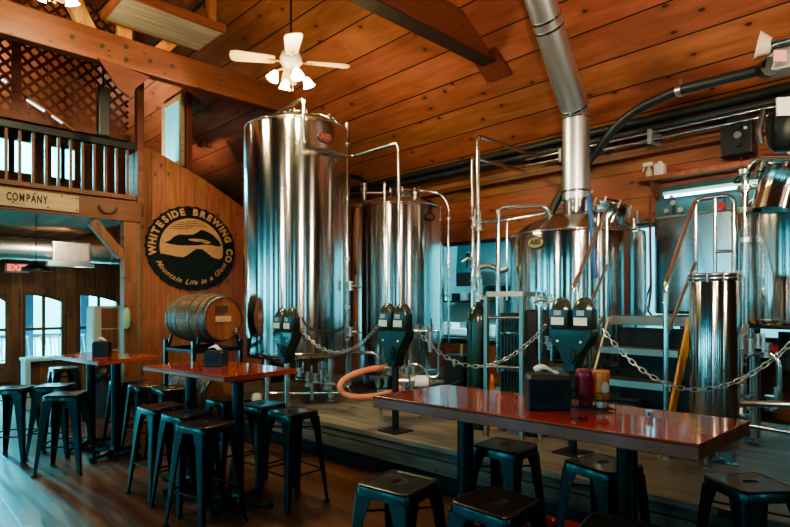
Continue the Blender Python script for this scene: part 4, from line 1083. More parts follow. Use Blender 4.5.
# shelf above with spray bottle and jug
s0_, s1_ = PX(648, 190, 6.7), PX(745, 178, 6.7)
shz = 3.02
o = thing('wall_shelf', (6.7, (s0_.y+s1_.y)/2, shz), 'reddish board shelf above the cyan tube light', 'shelf')
mb = MB(); mb.box((6.50, s1_.y-.6, shz+.04), (6.79, s0_.y+.05, shz+.09)); mb.build('shelf_board', 'post', o, bevel=.004)
mb = MB(); yb2 = s0_.y-.10; mb.prism([(6.78, yb2, shz+.04), (6.52, yb2, shz+.04), (6.78, yb2, shz-.16)], (0, .03, 0)); mb.build('shelf_bracket', 'post', o)
tl0, tl1 = PX(665, 197, 6.6), PX(738, 186, 6.6)
o = thing('tube_lamp', (6.6, (tl0.y+tl1.y)/2, tl0.z), 'glowing cyan tube lamp under the shelf', 'lamp')
mb = MB(); mb.cyl((6.6, tl0.y, tl0.z), (6.6, tl1.y-.3, tl0.z), .014, n=10); mb.build('tube', 'tube', o)
mb = MB(); mb.box((6.61, tl1.y-.35, tl0.z+.02), (6.68, tl0.y+.03, tl0.z+.06)); mb.build('lamp_housing', 'cyanwall', o)
q = PX(649, 187, 6.62); q.z = shz+.09
o = thing('spray_bottle', q, 'white spray bottle with trigger at the left end of the shelf', 'bottle')
mb = MB(); mb.lathe([(.001, 0), (.035, 0), (.037, .01), (.034, .09), (.015, .12), (.013, .14)], q, 20); mb.build('bottle_body', 'funnel', o)
mb = MB(); mb.cbox(q+V((0, .01, .165)), (.035, .11, .045)); mb.bar(q+V((0, .05, .15)), q+V((0, .07, .09)), .012, .015); mb.build('trigger_head', 'white', o, bevel=.006)
q = PX(660, 187, 6.62); q.z = shz+.09
o = thing('plastic_jug', q, 'white square plastic jug beside the spray bottle', 'jug')
mb = MB(); mb.cbox(q+V((0, 0, .075)), (.12, .11, .15)); mb.build('jug_body', 'white', o, bevel=.02)
mb = MB(); mb.cyl(q+V((0, 0, .14)), q+V((0, 0, .175)), .022, n=14); mb.build('jug_cap', 'white', o)
pipe('red_hose', [PX(651, 196, 6.7), PX(650, 230, 6.68), PX(651, 290, 6.66), PX(648, 312, 6.6)], .014, 'dark red hose hanging below the shelf end', mat='redhose', bend=.05, cat='hose')
pipe('black_cable', [PX(651, 285, 6.5), PX(646, 298, 6.48), PX(646, 308, 6.48), PX(652, 316, 6.5)], .012, 'black cable loop hanging beyond the stairs', mat='rubber', bend=.1, cat='cable')

# ================================================================== KITCHEN BEHIND THE OPENING
mb = MB(); mb.box((10.4, -2, 0), (10.5, 12, 3.6)); struct(mb.build('wall_kitchen', 'cyanwall'))
mb = MB(); mb.box((XW+.14, -2, -.1), (10.4, 12, 0)); struct(mb.build('floor_kitchen', 'greytin'))
mb = MB(); mb.box((XW+.14, -2, 3.5), (10.5, 12, 3.6)); struct(mb.build('ceiling_kitchen', 'cyanwall'))
mb = MB(); mb.box((XW+.14, -2.1, 0), (10.5, -2, 3.6)); mb.box((XW+.14, 12, 0), (10.5, 12.1, 3.6)); struct(mb.build('wall_kitchen_ends', 'cyanwall'))
h0, h1 = PX(456, 280, 9.2), PX(500, 280, 9.2)
zb_, zt_ = PX(475, 286, 9.2).z, PX(475, 272, 9.2).z
o = thing('exhaust_hood', (9.6, (h0.y+h1.y)/2, zb_), 'slanted cyan-lit exhaust hood in the kitchen', 'hood')
mb = MB(); mb.box((9.2, h1.y-1.2, zb_), (10.38, h0.y, zt_)); mb.build('hood_canopy', 'steel2', o, bevel=.01)
mb = MB(); mb.prism([(9.2, h0.y, zt_+.004), (10.38, h0.y, zt_+.004), (10.38, h0.y+.5, 3.45), (9.9, h0.y+.5, 3.45)], (0, -1.2-(h0.y-h1.y), 0)); mb.build('hood_slope', 'steel2', o)
q0 = PX(445, 345, 8.0); q1 = PX(560, 345, 8.0)
o = thing('kitchen_counter', (8.2, (q0.y+q1.y)/2, 0), 'steel kitchen counter beyond the opening', 'counter')
zc_ = PX(455, 335, 8.0).z
mb = MB(); mb.box((7.9, q1.y, zc_-.04), (8.6, q0.y, zc_)); mb.build('counter_top', 'steel2', o, bevel=.005)
for y_ in (q0.y-.1, q1.y+.1):
    for x_ in (7.95, 8.5):
        mb = MB(); mb.box((x_, y_-.025, 0), (x_+.05, y_+.025, zc_-.04)); mb.build('leg', 'steel2', o)
mb = MB(); mb.box((8.0, q1.y+.2, .02), (8.5, q0.y-.2, zc_-.3)); mb.build('counter_cabinet', 'darkmetal', o)
for i, (px, w_, h_, m_, lb) in enumerate(((450, .30, .22, 'white', 'white container on the kitchen counter at left'), (462, .34, .12, 'paper', 'stack of white paper on the kitchen counter'), (470, .16, .25, 'post', 'amber jar on the kitchen counter near the gas cylinder'), (496, .2, .2, 'white', 'white tub on the kitchen counter behind the frame'), (500, .12, .14, 'cardred', 'red tin on the kitchen counter behind the frame'))):
    q = PX(px, 330, 8.2); q.z = zc_
    mb = MB(); mb.lathe([(.001, 0), (w_*.45, 0), (w_*.5, .02), (w_*.5, h_*.85), (w_*.4, h_), (.001, h_)], q, 20) if i in (2, 4) else mb.cbox(q+V((0, 0, h_/2)), (w_*.8, w_, h_), .3*i)
    tag(mb.build(['food_container', 'paper_stack', 'amber_jar', 'white_tub', 'red_tin'][i], m_, bevel=0 if i in (2, 4) else .01), lb, ['container', 'paper', 'jar', 'tub', 'tin'][i])
o = thing('kitchen_shelf', PX(470, 300, 9.6), 'steel shelf on the kitchen wall', 'shelf')
q0 = PX(440, 303, 9.8); q1 = PX(520, 303, 9.8)
mb = MB(); mb.box((9.7, q1.y, 1.66), (10.38, q0.y, 1.70)); mb.build('shelf_board', 'steel2', o)
for i, px in enumerate((446, 456, 466, 492)):
    q = PX(px, 300, 9.9); q.z = 1.70; mb = MB(); mb.lathe([(.001, 0), (.09, 0), (.10, .02), (.10, .16), (.11, .17), (.001, .18)], q, 20)
    tag(mb.build('cooking_pot', ['valve', 'darkmetal', 'white', 'gold'][i]), ['steel pot at the left of the kitchen shelf', 'dark pot on the kitchen shelf, second from left', 'white pot on the kitchen shelf, third from left', 'brass pot at the right of the kitchen shelf'][i], 'pot', 'pots on the kitchen shelf')
q = PX(468, 262, 7.2)
o = thing('hanging_ladle', q, 'pair of dark utensils hanging before the exhaust hood', 'utensil')
mb = MB(); mb.cyl(q+V((0, 0, .12)), q+V((0, .03, -.1)), .012, n=8); mb.cyl(q+V((0, -.02, .12)), q+V((0, -.08, -.1)), .012, n=8); mb.ball(q+V((0, 0, .13)), .04, 12); build_split(mb, 'utensil_arms', 'darkmetal', o)
# kitchen stuff seen right of the kettle
q = PX(647, 330, 8.5); q.z = 0
o = thing('steel_rack', q, 'pale steel rack in the kitchen seen between kettle and flat tank', 'rack')
for z_ in (1.2, 1.55, 1.95):
    mb = MB(); mb.cbox((q.x, q.y, z_), (.4, .9, .03)); mb.build('rack_shelf', 'white', o)
for dx in (-.18, .18):
    for dy in (-.43, .43):
        mb = MB(); mb.cyl((q.x+dx, q.y+dy, 0), (q.x+dx, q.y+dy, 2.1), .015, n=8); mb.build('leg', 'pipe', o)

# ================================================================== EQUIPMENT BEFORE THE KETTLE
cg = at(477.5, 5.3, .45)
o = thing('gas_cylinder', cg, 'tall dark green gas cylinder left of the steel frame', 'gas cylinder')
mb = MB(); mb.lathe([(.001, 0), (.098, 0), (.103, .02), (.103, 1.02), (.095, 1.09), (.065, 1.15), (.03, 1.18), (.03, 1.21), (.001, 1.21)], cg, 32); mb.build('cylinder_body', 'gascyl', o)
mb = MB(); valve(mb, cg+V((0, 0, 1.26)), .8, -2.2); mb.cyl(cg+V((0,0,1.24)), cg+V((.08, -.08, 1.24)), .018, n=10); mb.build('cylinder_valve', 'valve', o)
# frame with plate stack
fr = thing('plate_chiller', at(510, 5.0, .45), 'steel frame holding a dark plate chiller before the kettle', 'chiller')
fa = P(486.5, 300, 4.95); fb = P(522, 300, 4.85); fc = P(503, 300, 5.15)
ztop = EYE+(303-294)/F*4.9
for p in (fa, fb, fc):
    mb = MB(); mb.bar((p.x, p.y, .45), (p.x, p.y, ztop-.02), .038, .038); mb.build('frame_post', 'steplight', fr)
mb = MB(); mb.bar((fa.x, fa.y, ztop), (fb.x, fb.y, ztop), .04, .045); mb.build('frame_beam', 'steplight', fr)
bk = P(544, 300, 5.2)
mb = MB(); mb.bar((fb.x, fb.y, ztop), (bk.x, bk.y, ztop), .04, .045); mb.build('frame_beam', 'steplight', fr)
for z_ in (1.52, 1.08):
    mb = MB(); mb.tube([(fa.x, fa.y, z_), (fb.x, fb.y, z_)], .014, 10); build_split(mb, 'tie_rod', 'valve', fr)
pc = at(512, 5.15, 0)
for z0, z1 in ((.55, 1.02), (1.04, 1.36), (1.38, 1.56)):
    mb = MB()
    for i in range(7):
        t_ = (i-3)*.026; dirv = (fb-fa).normalized(); n_ = V((-dirv.y, dirv.x, 0))
        mb.cbox((pc.x+dirv.x*t_*1.1, pc.y+dirv.y*t_*1.1, (z0+z1)/2), (.019, .20, z1-z0), math.atan2(dirv.y, dirv.x))
    mb.build('plate_pack', 'meter', fr)
pcb = P(535, 300, 5.0)
o = thing('control_cabinet', (pcb.x, pcb.y, .45), 'narrow dark control cabinet right of the plate chiller', 'cabinet')
mb = MB(); mb.cbox((pcb.x, pcb.y, .45+.57), (.20, .16, 1.14), -.75); mb.build('cabinet_body', 'darkmetal', o, bevel=.01)
R2 = Matrix.Translation((pcb.x, pcb.y, 0)) @ Matrix.Rotation(-.75, 4, 'Z')
mb = MB(); mb.box((-.03, -.09, 1.28), (.03, -.081, 1.42), R2); mb.build('display', 'blackplastic', o)
mb = MB(); mb.box((-.012, -.094, 1.33), (.022, -.0905, 1.39), R2); mb.build('screen', 'white', o)
mb = MB(); q = P(540, 300, 4.75); mb.tube([(q.x, q.y, .46), (q.x, q.y, 1.62)], .020, 12); mb.build('stand_pipe', 'pipe', o)
mb = MB()
for px, py in ((537, 301), (545, 303), (550, 298), (547, 340), (549, 346), (541, 298)): valve(mb, P(px, py, 4.8), .6, px*.7)
mb.tube([P(534, 303, 4.8), P(540, 298, 4.78), P(548, 302, 4.8), P(556, 299, 4.8)], .018, 10, bend=.03)
build_split(mb, 'ball_valve', 'valve', o)
q = P(492, 372, 5.4); q.z = .45
mb = MB(); mb.cyl(q, q+V((0, 0, .02)), .14, n=20); mb.cyl(q+V((0, 0, .02)), q+V((0, 0, .5)), .09, .015, n=20); tag(mb.build('traffic_cone', 'orange'), 'small orange cone between gas cylinder and frame', 'cone')
# box with brass fittings behind chain
q = P(461, 370, 6.0); q.z = .45
o = thing('tool_box', q, 'dark box with brass tap left of the gas cylinder', 'box')
mb = MB(); mb.cbox(q+V((0, 0, .32)), (.26, .28, .64)); mb.build('box_body', 'darkmetal', o, bevel=.01)
mb = MB(); mb.cyl(q+V((-.14, -.02, .56)), q+V((-.2, -.06, .56)), .014, n=8); mb.cyl(q+V((-.1, -.1, .64)), q+V((-.1, -.1, .76)), .022, n=10); mb.cyl(q+V((-.14, -.02, .52)), q+V((-.14, -.02, .6)), .012, n=8); build_split(mb, 'brass_tap', 'gold', o)
pipe('floor_pipe', [at(418, 5.9, .74), at(440, 6.0, .78), at(476, 6.1, .74)], .02, 'steel pipe lying low between pump and gas cylinder', bend=.05)
pipe('black_hose', [P(425, 396, 5.6), P(450, 386, 5.8), P(468, 378, 5.9), P(480, 362, 6.0)], .02, 'black hose sagging behind the left table end', mat='rubber', bend=.1, cat='hose')

# pump with orange hose
q = P(402, 385, 5.7); q.z = .45
pm = thing('transfer_pump', q, 'steel transfer pump on a small cart behind the middle meter', 'pump')
dirv = V((.72, -.69, 0))
ctr = V((q.x, q.y, .84))
mb = MB(); mb.cyl(ctr+dirv*.08, ctr+dirv*.26, .065, n=24); mb.cyl(ctr+dirv*.26, ctr+dirv*.275, .055, n=24); mb.build('motor', 'white', pm)
mb = MB(); mb.cyl(ctr-dirv*.05, ctr+dirv*.08, .075, n=24); mb.cyl(ctr-dirv*.09, ctr-dirv*.05, .055, n=20); mb.build('pump_head', 'valve', pm)
mb = MB(); mb.cyl(ctr-dirv*.22+V((0,0,0)), ctr-dirv*.1, .075, n=20); mb.build('rear_motor', 'darkmetal', pm)
mb = MB()
for dx, dz_, a_ in ((-.12, .12, 0), (-.03, .13, 1), (.05, .10, 2.3), (.12, .12, 3), (-.06, .02, 4), (.02, -.04, 5.1), (-.16, .0, .6), (.1, -.03, 1.7)):
    valve(mb, ctr+dirv*dx+V((-.06, -.06, dz_)), .85, a_)
build_split(mb, 'valve_group', 'valve', pm)
mb = MB(); mb.tube([ctr+dirv*.0+V((0,0,.1)), ctr+dirv*.1+V((0,0,.19)), ctr+dirv*.22+V((0,0,.15)), ctr+dirv*.30+V((0,0,.02))], .012, 8, bend=.08); mb.build('carry_handle', 'pipe', pm)
mb = MB(); mb.cbox((q.x, q.y, .72), (.50, .26, .03), -.76); mb.build('cart_plate', 'steel2', pm, bevel=.004)
for s_ in (-1, 1):
    for s2 in (-1, 1):
        p = V((q.x, q.y, 0))+dirv*(.22*s_)+V((dirv.y, -dirv.x, 0))*(.10*s2); mb = MB(); mb.cyl((p.x, p.y, .45), (p.x, p.y, .706), .016, n=10); mb.build('leg', 'pipe', pm)
hp = [P(383, 368, 5.5), P(372, 369, 5.45), P(357, 373, 5.35), P(345, 379, 5.3), P(340, 386, 5.25), P(343, 393, 5.25), P(355, 397, 5.25), P(375, 396, 5.3), P(392, 392, 5.4), P(400, 388, 5.5)]
mb = MB(); mb.tube(smooth(hp, 6), .030, 14); ho = tag(mb.build('rubber_hose', 'hose'), 'salmon rubber hose looping beside the transfer pump', 'hose')
mb = MB(); a_, b_ = hp[0], hp[1]; mb.cyl(a_+(a_-b_).normalized()*.0, a_+(a_-b_).normalized()*.07, .036, n=16); mb.build('hose_fitting', 'valve', ho)
pipe('floor_pipe', [at(270, 6.3, .62), at(300, 6.4, .60), at(330, 6.2, .64), at(345, 6.1, .66)], .018, 'steel pipe lying low under the tallest tank', bend=.05)
q = P(317, 376, 6.2); mb = MB()
for px, py in ((300, 372), (308, 376), (316, 378), (322, 374), (330, 379)): valve(mb, P(px, py, 6.2), .9, px)
mb.cyl(P(312, 383, 6.2), P(312, 400, 6.2), .02, n=8)
o = thing('valve_group', q, 'group of steel valves on the low pipe under the tallest tank', 'valves'); build_split(mb, 'valve', 'valve', o)
q = P(257, 398, 6.5); 
mb = MB(); mb.lathe([(.001, 0), (.06, 0), (.065, .02), (.06, .12), (.03, .14), (.001, .14)], V((q.x, q.y, .45)), 18)
tag(mb.build('plastic_jar', 'green_sticker'), 'pale plastic jar on the platform left of the first meter', 'jar')

# ================================================================== PARKING METERS
def meter(base, zt, s, label, yaw=PI):
    """double-head parking meter; faces -X"""
    o = thing('parking_meter', (base.x, base.y, base.z), label, 'parking meter', 'double parking meters holding the chain')
    H = zt-base.z
    T = Matrix.Translation((base.x, base.y, 0)) @ Matrix.Rotation(yaw-PI, 4, 'Z')
    def W(p): return T @ V(p)
    hs = .60                      # housing height
    zb = zt-hs
    mb = MB(); mb.cyl(W((0,0,base.z+.01)), W((0,0,zb+.05)), .032, n=20); mb.build('pole', 'steel2' if s else 'darkmetal', o)
    mb = MB(); mb.cbox(W((0, 0, base.z+.006)), (.24, .24, .012), yaw); mb.build('base_plate', 'darkmetal', o)
    # yoke: tapering vault
    prof = [(-.05, 0), (-.055, .05), (-.085, .14), (-.155, .23), (-.185, .29), (-.185, .345), (.185, .345), (.185, .29), (.155, .23), (.085, .14), (.055, .05), (.05, 0)]
    mb = MB(); mb.prism([W((-.065, y_, zb+z_)) for y_, z_ in prof], T.to_3x3() @ V((.13, 0, 0))); yk = mb.build('coin_vault', 'meter', o, bevel=.012)
    mb = MB(); mb.cyl(W((-.063, 0, zb+.13)), W((-.092, 0, zb+.13)), .062, n=28); mb.cyl(W((-.090, 0, zb+.13)), W((-.102, 0, zb+.13)), .036, n=20); mb.build('vault_lock', 'meter', yk)
    mb = MB()
    for y_ in (-.10, .10): mb.cyl(W((-.063, y_, zb+.245)), W((-.073, y_, zb+.245)), .010, n=12)
    build_split(mb, 'rivet', 'green_sticker', yk)
    for sy in (-1, 1):
        yc = .098*sy
        mb = MB(); rings = []
        for z_, w_, d_ in ((.335, .078, .062), (.36, .086, .068), (.44, .088, .070), (.50, .086, .068)):
            k = 24; rr = []
            for i in range(k):
                a = 2*PI*i/k; ca, sa = math.cos(a), math.sin(a); e = .55
                rr.append(W((d_*math.copysign(abs(ca)**e, ca), yc+w_*math.copysign(abs(sa)**e, sa), zb+z_)))
            rings.append(rr)
        mb.loft(rings); hd_ = mb.build('meter_head', 'meter', o)
        mb = MB(); rings = []
        for t_ in (0, .25, .45, .65, .8, .92, .99):
            a2 = math.acos(t_) if t_ < 1 else 0; f = math.sqrt(1-t_*t_); rr = []
            for i in range(24):
                a = 2*PI*i/24; ca, sa = math.cos(a), math.sin(a); e = .7+.3*t_
                rr.append(W((.064*f*math.copysign(abs(ca)**e, ca), yc+.083*f*math.copysign(abs(sa)**e, sa), zb+.50+.098*t_)))
            rings.append(rr)
        mb.loft(rings); mb.build('dome_window', 'darkglass', hd_)
        mb = MB(); mb.box((-.0755, yc-.055, zb+.375), (-.069, yc+.055, zb+.435), T); mb.build('rate_label', 'green_sticker', hd_)
        mb = MB(); mb.box((-.0755, yc-.03, zb+.452), (-.066, yc+.03, zb+.492), T); mb.build('coin_slot', 'greytin', hd_)
        mb = MB(); mb.torus(W((0, yc, zb+.502)), .072, .008, n=28, k=6); mb.build('dome_rim', 'meter', hd_)
    return o
m1b = at(287, 5.98, .45); m2b = at(395.5, 5.16, .45); m3b = at(573, 4.4, .45)
meter(m1b, 1.60, 1, 'double parking meter before the tallest tank, farthest left')
meter(m2b, 1.655, 0, 'double parking meter behind the pump, middle of the three')
meter(m3b, 1.70, 0, 'double parking meter behind the napkin dispenser, nearest of the three')
# chains
link = MB(); pts = []
for i in range(20):
    a = 2*PI*i/20; pts.append(V((.016*math.cos(a)+(.013 if math.cos(a) > 0 else -.013), .015*math.sin(a), 0)))
def chain(p0, p1, sag, label):
    L = (p1-p0).length; n = 60; pp_ = []
    for i in range(n+1):
        t_ = i/n; q = p0.lerp(p1, t_); q.z -= sag*4*t_*(1-t_); pp_.append(q)
    # resample at link pitch
    pitch = .046; tot = 0; acc = [0]
    for i in range(n): tot += (pp_[i+1]-pp_[i]).length; acc.append(tot)
    m = int(tot/pitch); mb = MB(); j = 0
    for k in range(m):
        s_ = (k+.5)*tot/m
        while j < n-1 and acc[j+1] < s_: j += 1
        f = (s_-acc[j])/(acc[j+1]-acc[j]); q = pp_[j].lerp(pp_[j+1], f); d = (pp_[j+1]-pp_[j]).normalized()
        sd_ = d.cross(V((0,0,1))).normalized(); up = sd_.cross(d)
        if k % 2: sd_, up = up, sd_*-1
        a45 = .5; sd2 = sd_*math.cos(a45)+up*math.sin(a45); up2 = d.cross(sd2)*-1
        mb.tube([q+d*p.x+sd2*p.y for p in pts], .0042, 6, closed=True)
    return tag(mb.build('chain', 'chain'), label, 'chain')
c_a = P(300, 328, 5.95); c_b = P(379, 325, 5.18)
chain(c_a, c_b, .26, 'steel chain sagging from the first meter to the middle meter')
c_a = P(413, 325, 5.10); c_b = P(546, 325, 4.48)
chain(c_a, c_b, .36, 'steel chain sagging from the middle meter to the nearest meter')
c_a = P(601, 327, 4.33); c_b = P(830, 300, 3.35)
chain(c_a, c_b, .52, 'steel chain sagging from the nearest meter across the slim steel cylinder')
pq = P(832, 300, 3.35)
mb = MB(); mb.cyl((pq.x, pq.y, .45), (pq.x, pq.y, 1.65), .03, n=16); tag(mb.build('chain_post', 'darkmetal'), 'dark post holding the chain end just right of the picture', 'post')
pipe('black_hose', [P(302, 318, 5.95), P(308, 328, 5.95), P(325, 333, 6.0), P(342, 330, 6.2), P(346, 320, 6.5)], .014, 'thin black hose above the first chain', mat='rubber', bend=.1, cat='hose')

# ================================================================== TABLES
def table(A, B, D, zt, th, label, cols, kidname='bar_table', rcol=.048):
    C = B+D-A
    ctr = (A+B+C+D)/4
    o = thing('bar_table', (ctr.x, ctr.y, 0), label, 'table')
    e = (B-A).normalized(); yaw = math.atan2(e.y, e.x)-PI/2
    # top as own object oriented along its length so that the boards run lengthwise
    for nm, za, zb, m_, inset in (('tabletop', zt-.012, zt, 'tabletop', 0), ('table_edge', zt-th, zt-.0125, 'tableedge', .001)):
        me = MB(); R = Matrix.Rotation(-yaw, 4, 'Z'); org = V((ctr.x, ctr.y, 0))
        P4 = [R @ (V((p.x, p.y, 0))-org) for p in (A, D, C, B)]
        c0 = sum(P4, V())/4
        P4 = [p+(c0-p).normalized()*inset for p in P4]
        me.prism([V((p.x, p.y, za)) for p in P4], (0, 0, zb-za))
        ORG['tmp'] = V((0,0,0))
        ob = me.build(nm, m_, None, bevel=.004, loc=(0,0,0)); ob.parent = o; ob.location = (0,0,0); ob.rotation_euler = (0, 0, yaw)
    for (px, d) in cols:
        p = at(px, d, 0)
        mb = MB(); mb.cyl((p.x, p.y, .06), (p.x, p.y, zt-th-.012), rcol, n=24); cl = mb.build('pedestal', 'black', o)
        mb = MB(); mb.cbox((p.x, p.y, zt-th-.006), (.30, .30, .012), yaw); mb.build('mounting_plate', 'black', cl)
        mb = MB(); mb.cyl((p.x, p.y, .03), (p.x, p.y, .09), .07, .055, n=24)
        for k in range(4):
            a = yaw+PI/4*0+k*PI/2+.3; dd = V((math.cos(a), math.sin(a), 0)); q0 = V((p.x, p.y, .045))
            q1 = q0+dd*.30; sd_ = V((-dd.y, dd.x, 0))
            mb.loft([[q0+sd_*.035+V((0,0,.03)), q0-sd_*.035+V((0,0,.03)), q0-sd_*.035-V((0,0,.02)), q0+sd_*.035-V((0,0,.02))], [q1+sd_*.022-V((0,0,.005)), q1-sd_*.022-V((0,0,.005)), q1-sd_*.022-V((0,0,.03)), q1+sd_*.022-V((0,0,.03))]], smooth=False)
            mb.cyl(q1-V((0,0,.045)), q1-V((0,0,.005)), .034, n=16)
        mb.build('cross_base', 'black', cl)
    return o
A, B, D = PZ(699, 444.5, 1.07), PZ(372.5, 395.5, 1.07), PZ(750.5, 420.5, 1.07)
table(A, B, D, 1.07, .070, 'nearest bar table with red lacquered top', [(465.5, 3.37), (627, 2.78)], rcol=.050)
TA, TB, TD = A, B, D
A, B, D = PZ(224, 377, 1.07), PZ(143, 365.5, 1.07), PZ(297, 368.5, 1.07)
table(A, B, D, 1.07, .045, 'middle bar table before the barrels with red top', [(238, 4.54), (191, 5.01)])
A, B, D = PZ(98, 361.5, 1.07), PZ(53, 355, 1.07), PZ(158, 355.6, 1.07)
table(A, B, D, 1.07, .045, 'far bar table next to the slate bin', [(116, 6.0), (91, 6.35)])

# ---- things on the tables
def dispenser(px, py, w, h, yaw, label, zt=1.07):
    p = PZ(px, py, zt); p.z = zt
    o = thing('napkin_dispenser', p, label, 'napkin dispenser')
    R = Matrix.Translation(p) @ Matrix.Rotation(yaw, 4, 'Z')
    mb = MB(); k = []
    for (a, b, z_) in ((.48, .48, .0), (.5, .5, .01), (.5, .5, h*.88), (.44, .46, h*.97), (.36, .40, h)):
        k.append([R @ V((w*a*sx, w*.75*b*sy, z_)) for sx, sy in ((-1, -1), (1, -1), (1, 1), (-1, 1))])
    mb.loft(k, smooth=False); mb.build('dispenser_body', 'blackplastic', o, bevel=.006)
    mb = MB(); mb.box((-w*.36, -w*.385, h*.15), (w*.36, -w*.372, h*.82), R); mb.build('front_panel', 'darkmetal', o)
    mb = MB(); rings = []
    for i in range(7):
        t_ = i/6; rings.append([R @ V((w*(-.30+.55*t_), w*.20*s_*(1-.3*t_), h+.002+.035*math.sin(PI*min(t_+.15, 1))*(1.0 if s_ > 0 else .8)+q_)) for s_, q_ in ((-1, 0), (1, 0), (1, .012), (-1, .012))])
    mb.loft(rings, smooth=False); mb.build('napkin', 'paper', o)
    return o
dispenser(547, 408, .225, .19, -.85, 'black napkin dispenser on the nearest table')
dispenser(216, 366, .185, .145, -.9, 'black napkin dispenser with a white napkin on the middle table')
dispenser(102, 356, .165, .16, -.6, 'black napkin dispenser on the far table')
# condiment caddy with bottles
p = PZ(593, 410, 1.07); p.z = 1.07
o = thing('condiment_caddy', p, 'black wire caddy holding sauce bottles on the nearest table', 'caddy')
R = Matrix.Translation(p) @ Matrix.Rotation(-.72, 4, 'Z')
mb = MB()
for z_ in (.012, .06, .10):
    mb.tube([R @ V((.10*sx, .055*sy, z_)) for sx, sy in ((-1, -1), (1, -1), (1, 1), (-1, 1))], .0022, 6, closed=True)
for sx in (-1, -.33, .33, 1):
    for sy in (-1, 1): mb.cyl(R @ V((.10*sx, .055*sy, 0)), R @ V((.10*sx, .055*sy, .10)), .0022, n=6)
for sy in (-.6, -.2, .2, .6): mb.cyl(R @ V((-.10, .055*sy, .012)), R @ V((.10, .055*sy, .012)), .002, n=6)
mb.build('wire_basket', 'black', o)
def bottle(loc, mat, label, h=.19, r=.034, cap='white', inv=False, name='sauce_bottle'):
    o = thing(name, loc, label, 'bottle')
    pr = [(.001, 0), (r*.55, 0), (r*.6, .03), (r*.85, .045), (r, .07), (r*.92, .12), (r, .16), (r, h-.01), (r*.9, h), (.001, h)] if inv else [(.001, 0), (r*.9, 0), (r, .01), (r*.92, h*.4), (r, h*.65), (r*.6, h*.8), (r*.35, h*.85), (r*.35, h*.86), (.001, h*.86)]
    mb = MB(); mb.lathe(pr if not inv else [(a, b) for a, b in pr if b >= .03] , loc, 24); mb.build('bottle_body', mat, o)
    mb = MB(); mb.lathe([(.001, 0), (r*.62, 0), (r*.60, .038), (.001, .04)] if inv else [(.001, h*.85), (r*.42, h*.85), (r*.40, h*.93), (r*.15, h*.95), (r*.1, h), (.001, h)], loc, 20); mb.build('bottle_cap', cap, o)
    return o
b1 = R @ V((.045, -.01, .016)); b2 = R @ V((-.05, .02, .016)); b3 = R @ V((-.06, -.02, .016))
o = bottle(R @ V((.045, -.005, .016)), 'orange', 'orange sauce bottle standing on its white cap in the wire caddy', h=.20, r=.043, inv=True)
Rl = facing(R @ V((.045, -.005, 0)), math.atan2(-1, -1))
mb = MB(); mb.prism([Rl @ V((.020*math.cos(a*PI/10)+.004, .035*math.sin(a*PI/10)+.125, .0435)) for a in range(20)], Rl.to_3x3() @ V((0,0,.001))); mb.build('bottle_label', 'offwhite', o)
bottle(R @ V((-.045, .012, .016)), 'red', 'red ketchup bottle in the wire caddy beside the orange one', h=.205, r=.045, cap='red', inv=True)
bottle(R @ V((-.005, .028, .016)), 'cardred', 'dark red bottle at the back of the wire caddy', h=.17, r=.025, cap='red', inv=True)
p = PZ(649.5, 418, 1.07); p.z = 1.07
o = thing('creamer_tub', p, 'tiny white tub with a blue mark on the nearest table', 'tub')
mb = MB(); mb.lathe([(.001, 0), (.015, 0), (.020, .035), (.021, .040), (.001, .040)], p, 20); mb.build('tub_body', 'white', o)
Rl = facing(p+V((0, 0, .022)), math.atan2(-p.y, -p.x))
mb = MB(); mb.merge(text_mb('R', .024, .0008, 0, .001), Rl @ Matrix.Translation((0, 0, .0195))); mb.build('blue_mark', 'blue', o)
# bottle caps / marks embedded on the table: coasters
for px, py, lb in ((580, 419, 'left'), (700, 431, 'right')):
    p = PZ(px, py, 1.07); mb = MB(); mb.cyl((p.x, p.y, 1.07), (p.x, p.y, 1.0712), .045, n=24); tag(mb.build('drink_ring', simple('stain_'+lb, (.10, .010, .006) if lb == 'left' else (.34, .16, .09), .2, coat=.8)), 'round %s' % ('dark stain ring below the sauce caddy' if lb == 'left' else 'pale stain ring near the right end of the table'), 'stain')
# red carton on the floor under the nearest table
q = P(572, 520, 3.55); q.z = 0
q = at(560, 3.42, 0)
o = thing('red_carton', q, 'red carton with a yellow tag on the floor under the nearest table', 'carton')
mb = MB(); mb.cbox(q+V((0, 0, .14)), (.20, .60, .28), .15); mb.build('carton_body', 'cardred', o, bevel=.02)
R2 = Matrix.Translation(q) @ Matrix.Rotation(.15, 4, 'Z'); mb = MB(); mb.box((-.106, -.06, .17), (-.1005, .02, .23), R2); mb.build('yellow_tag', 'yellow', o)

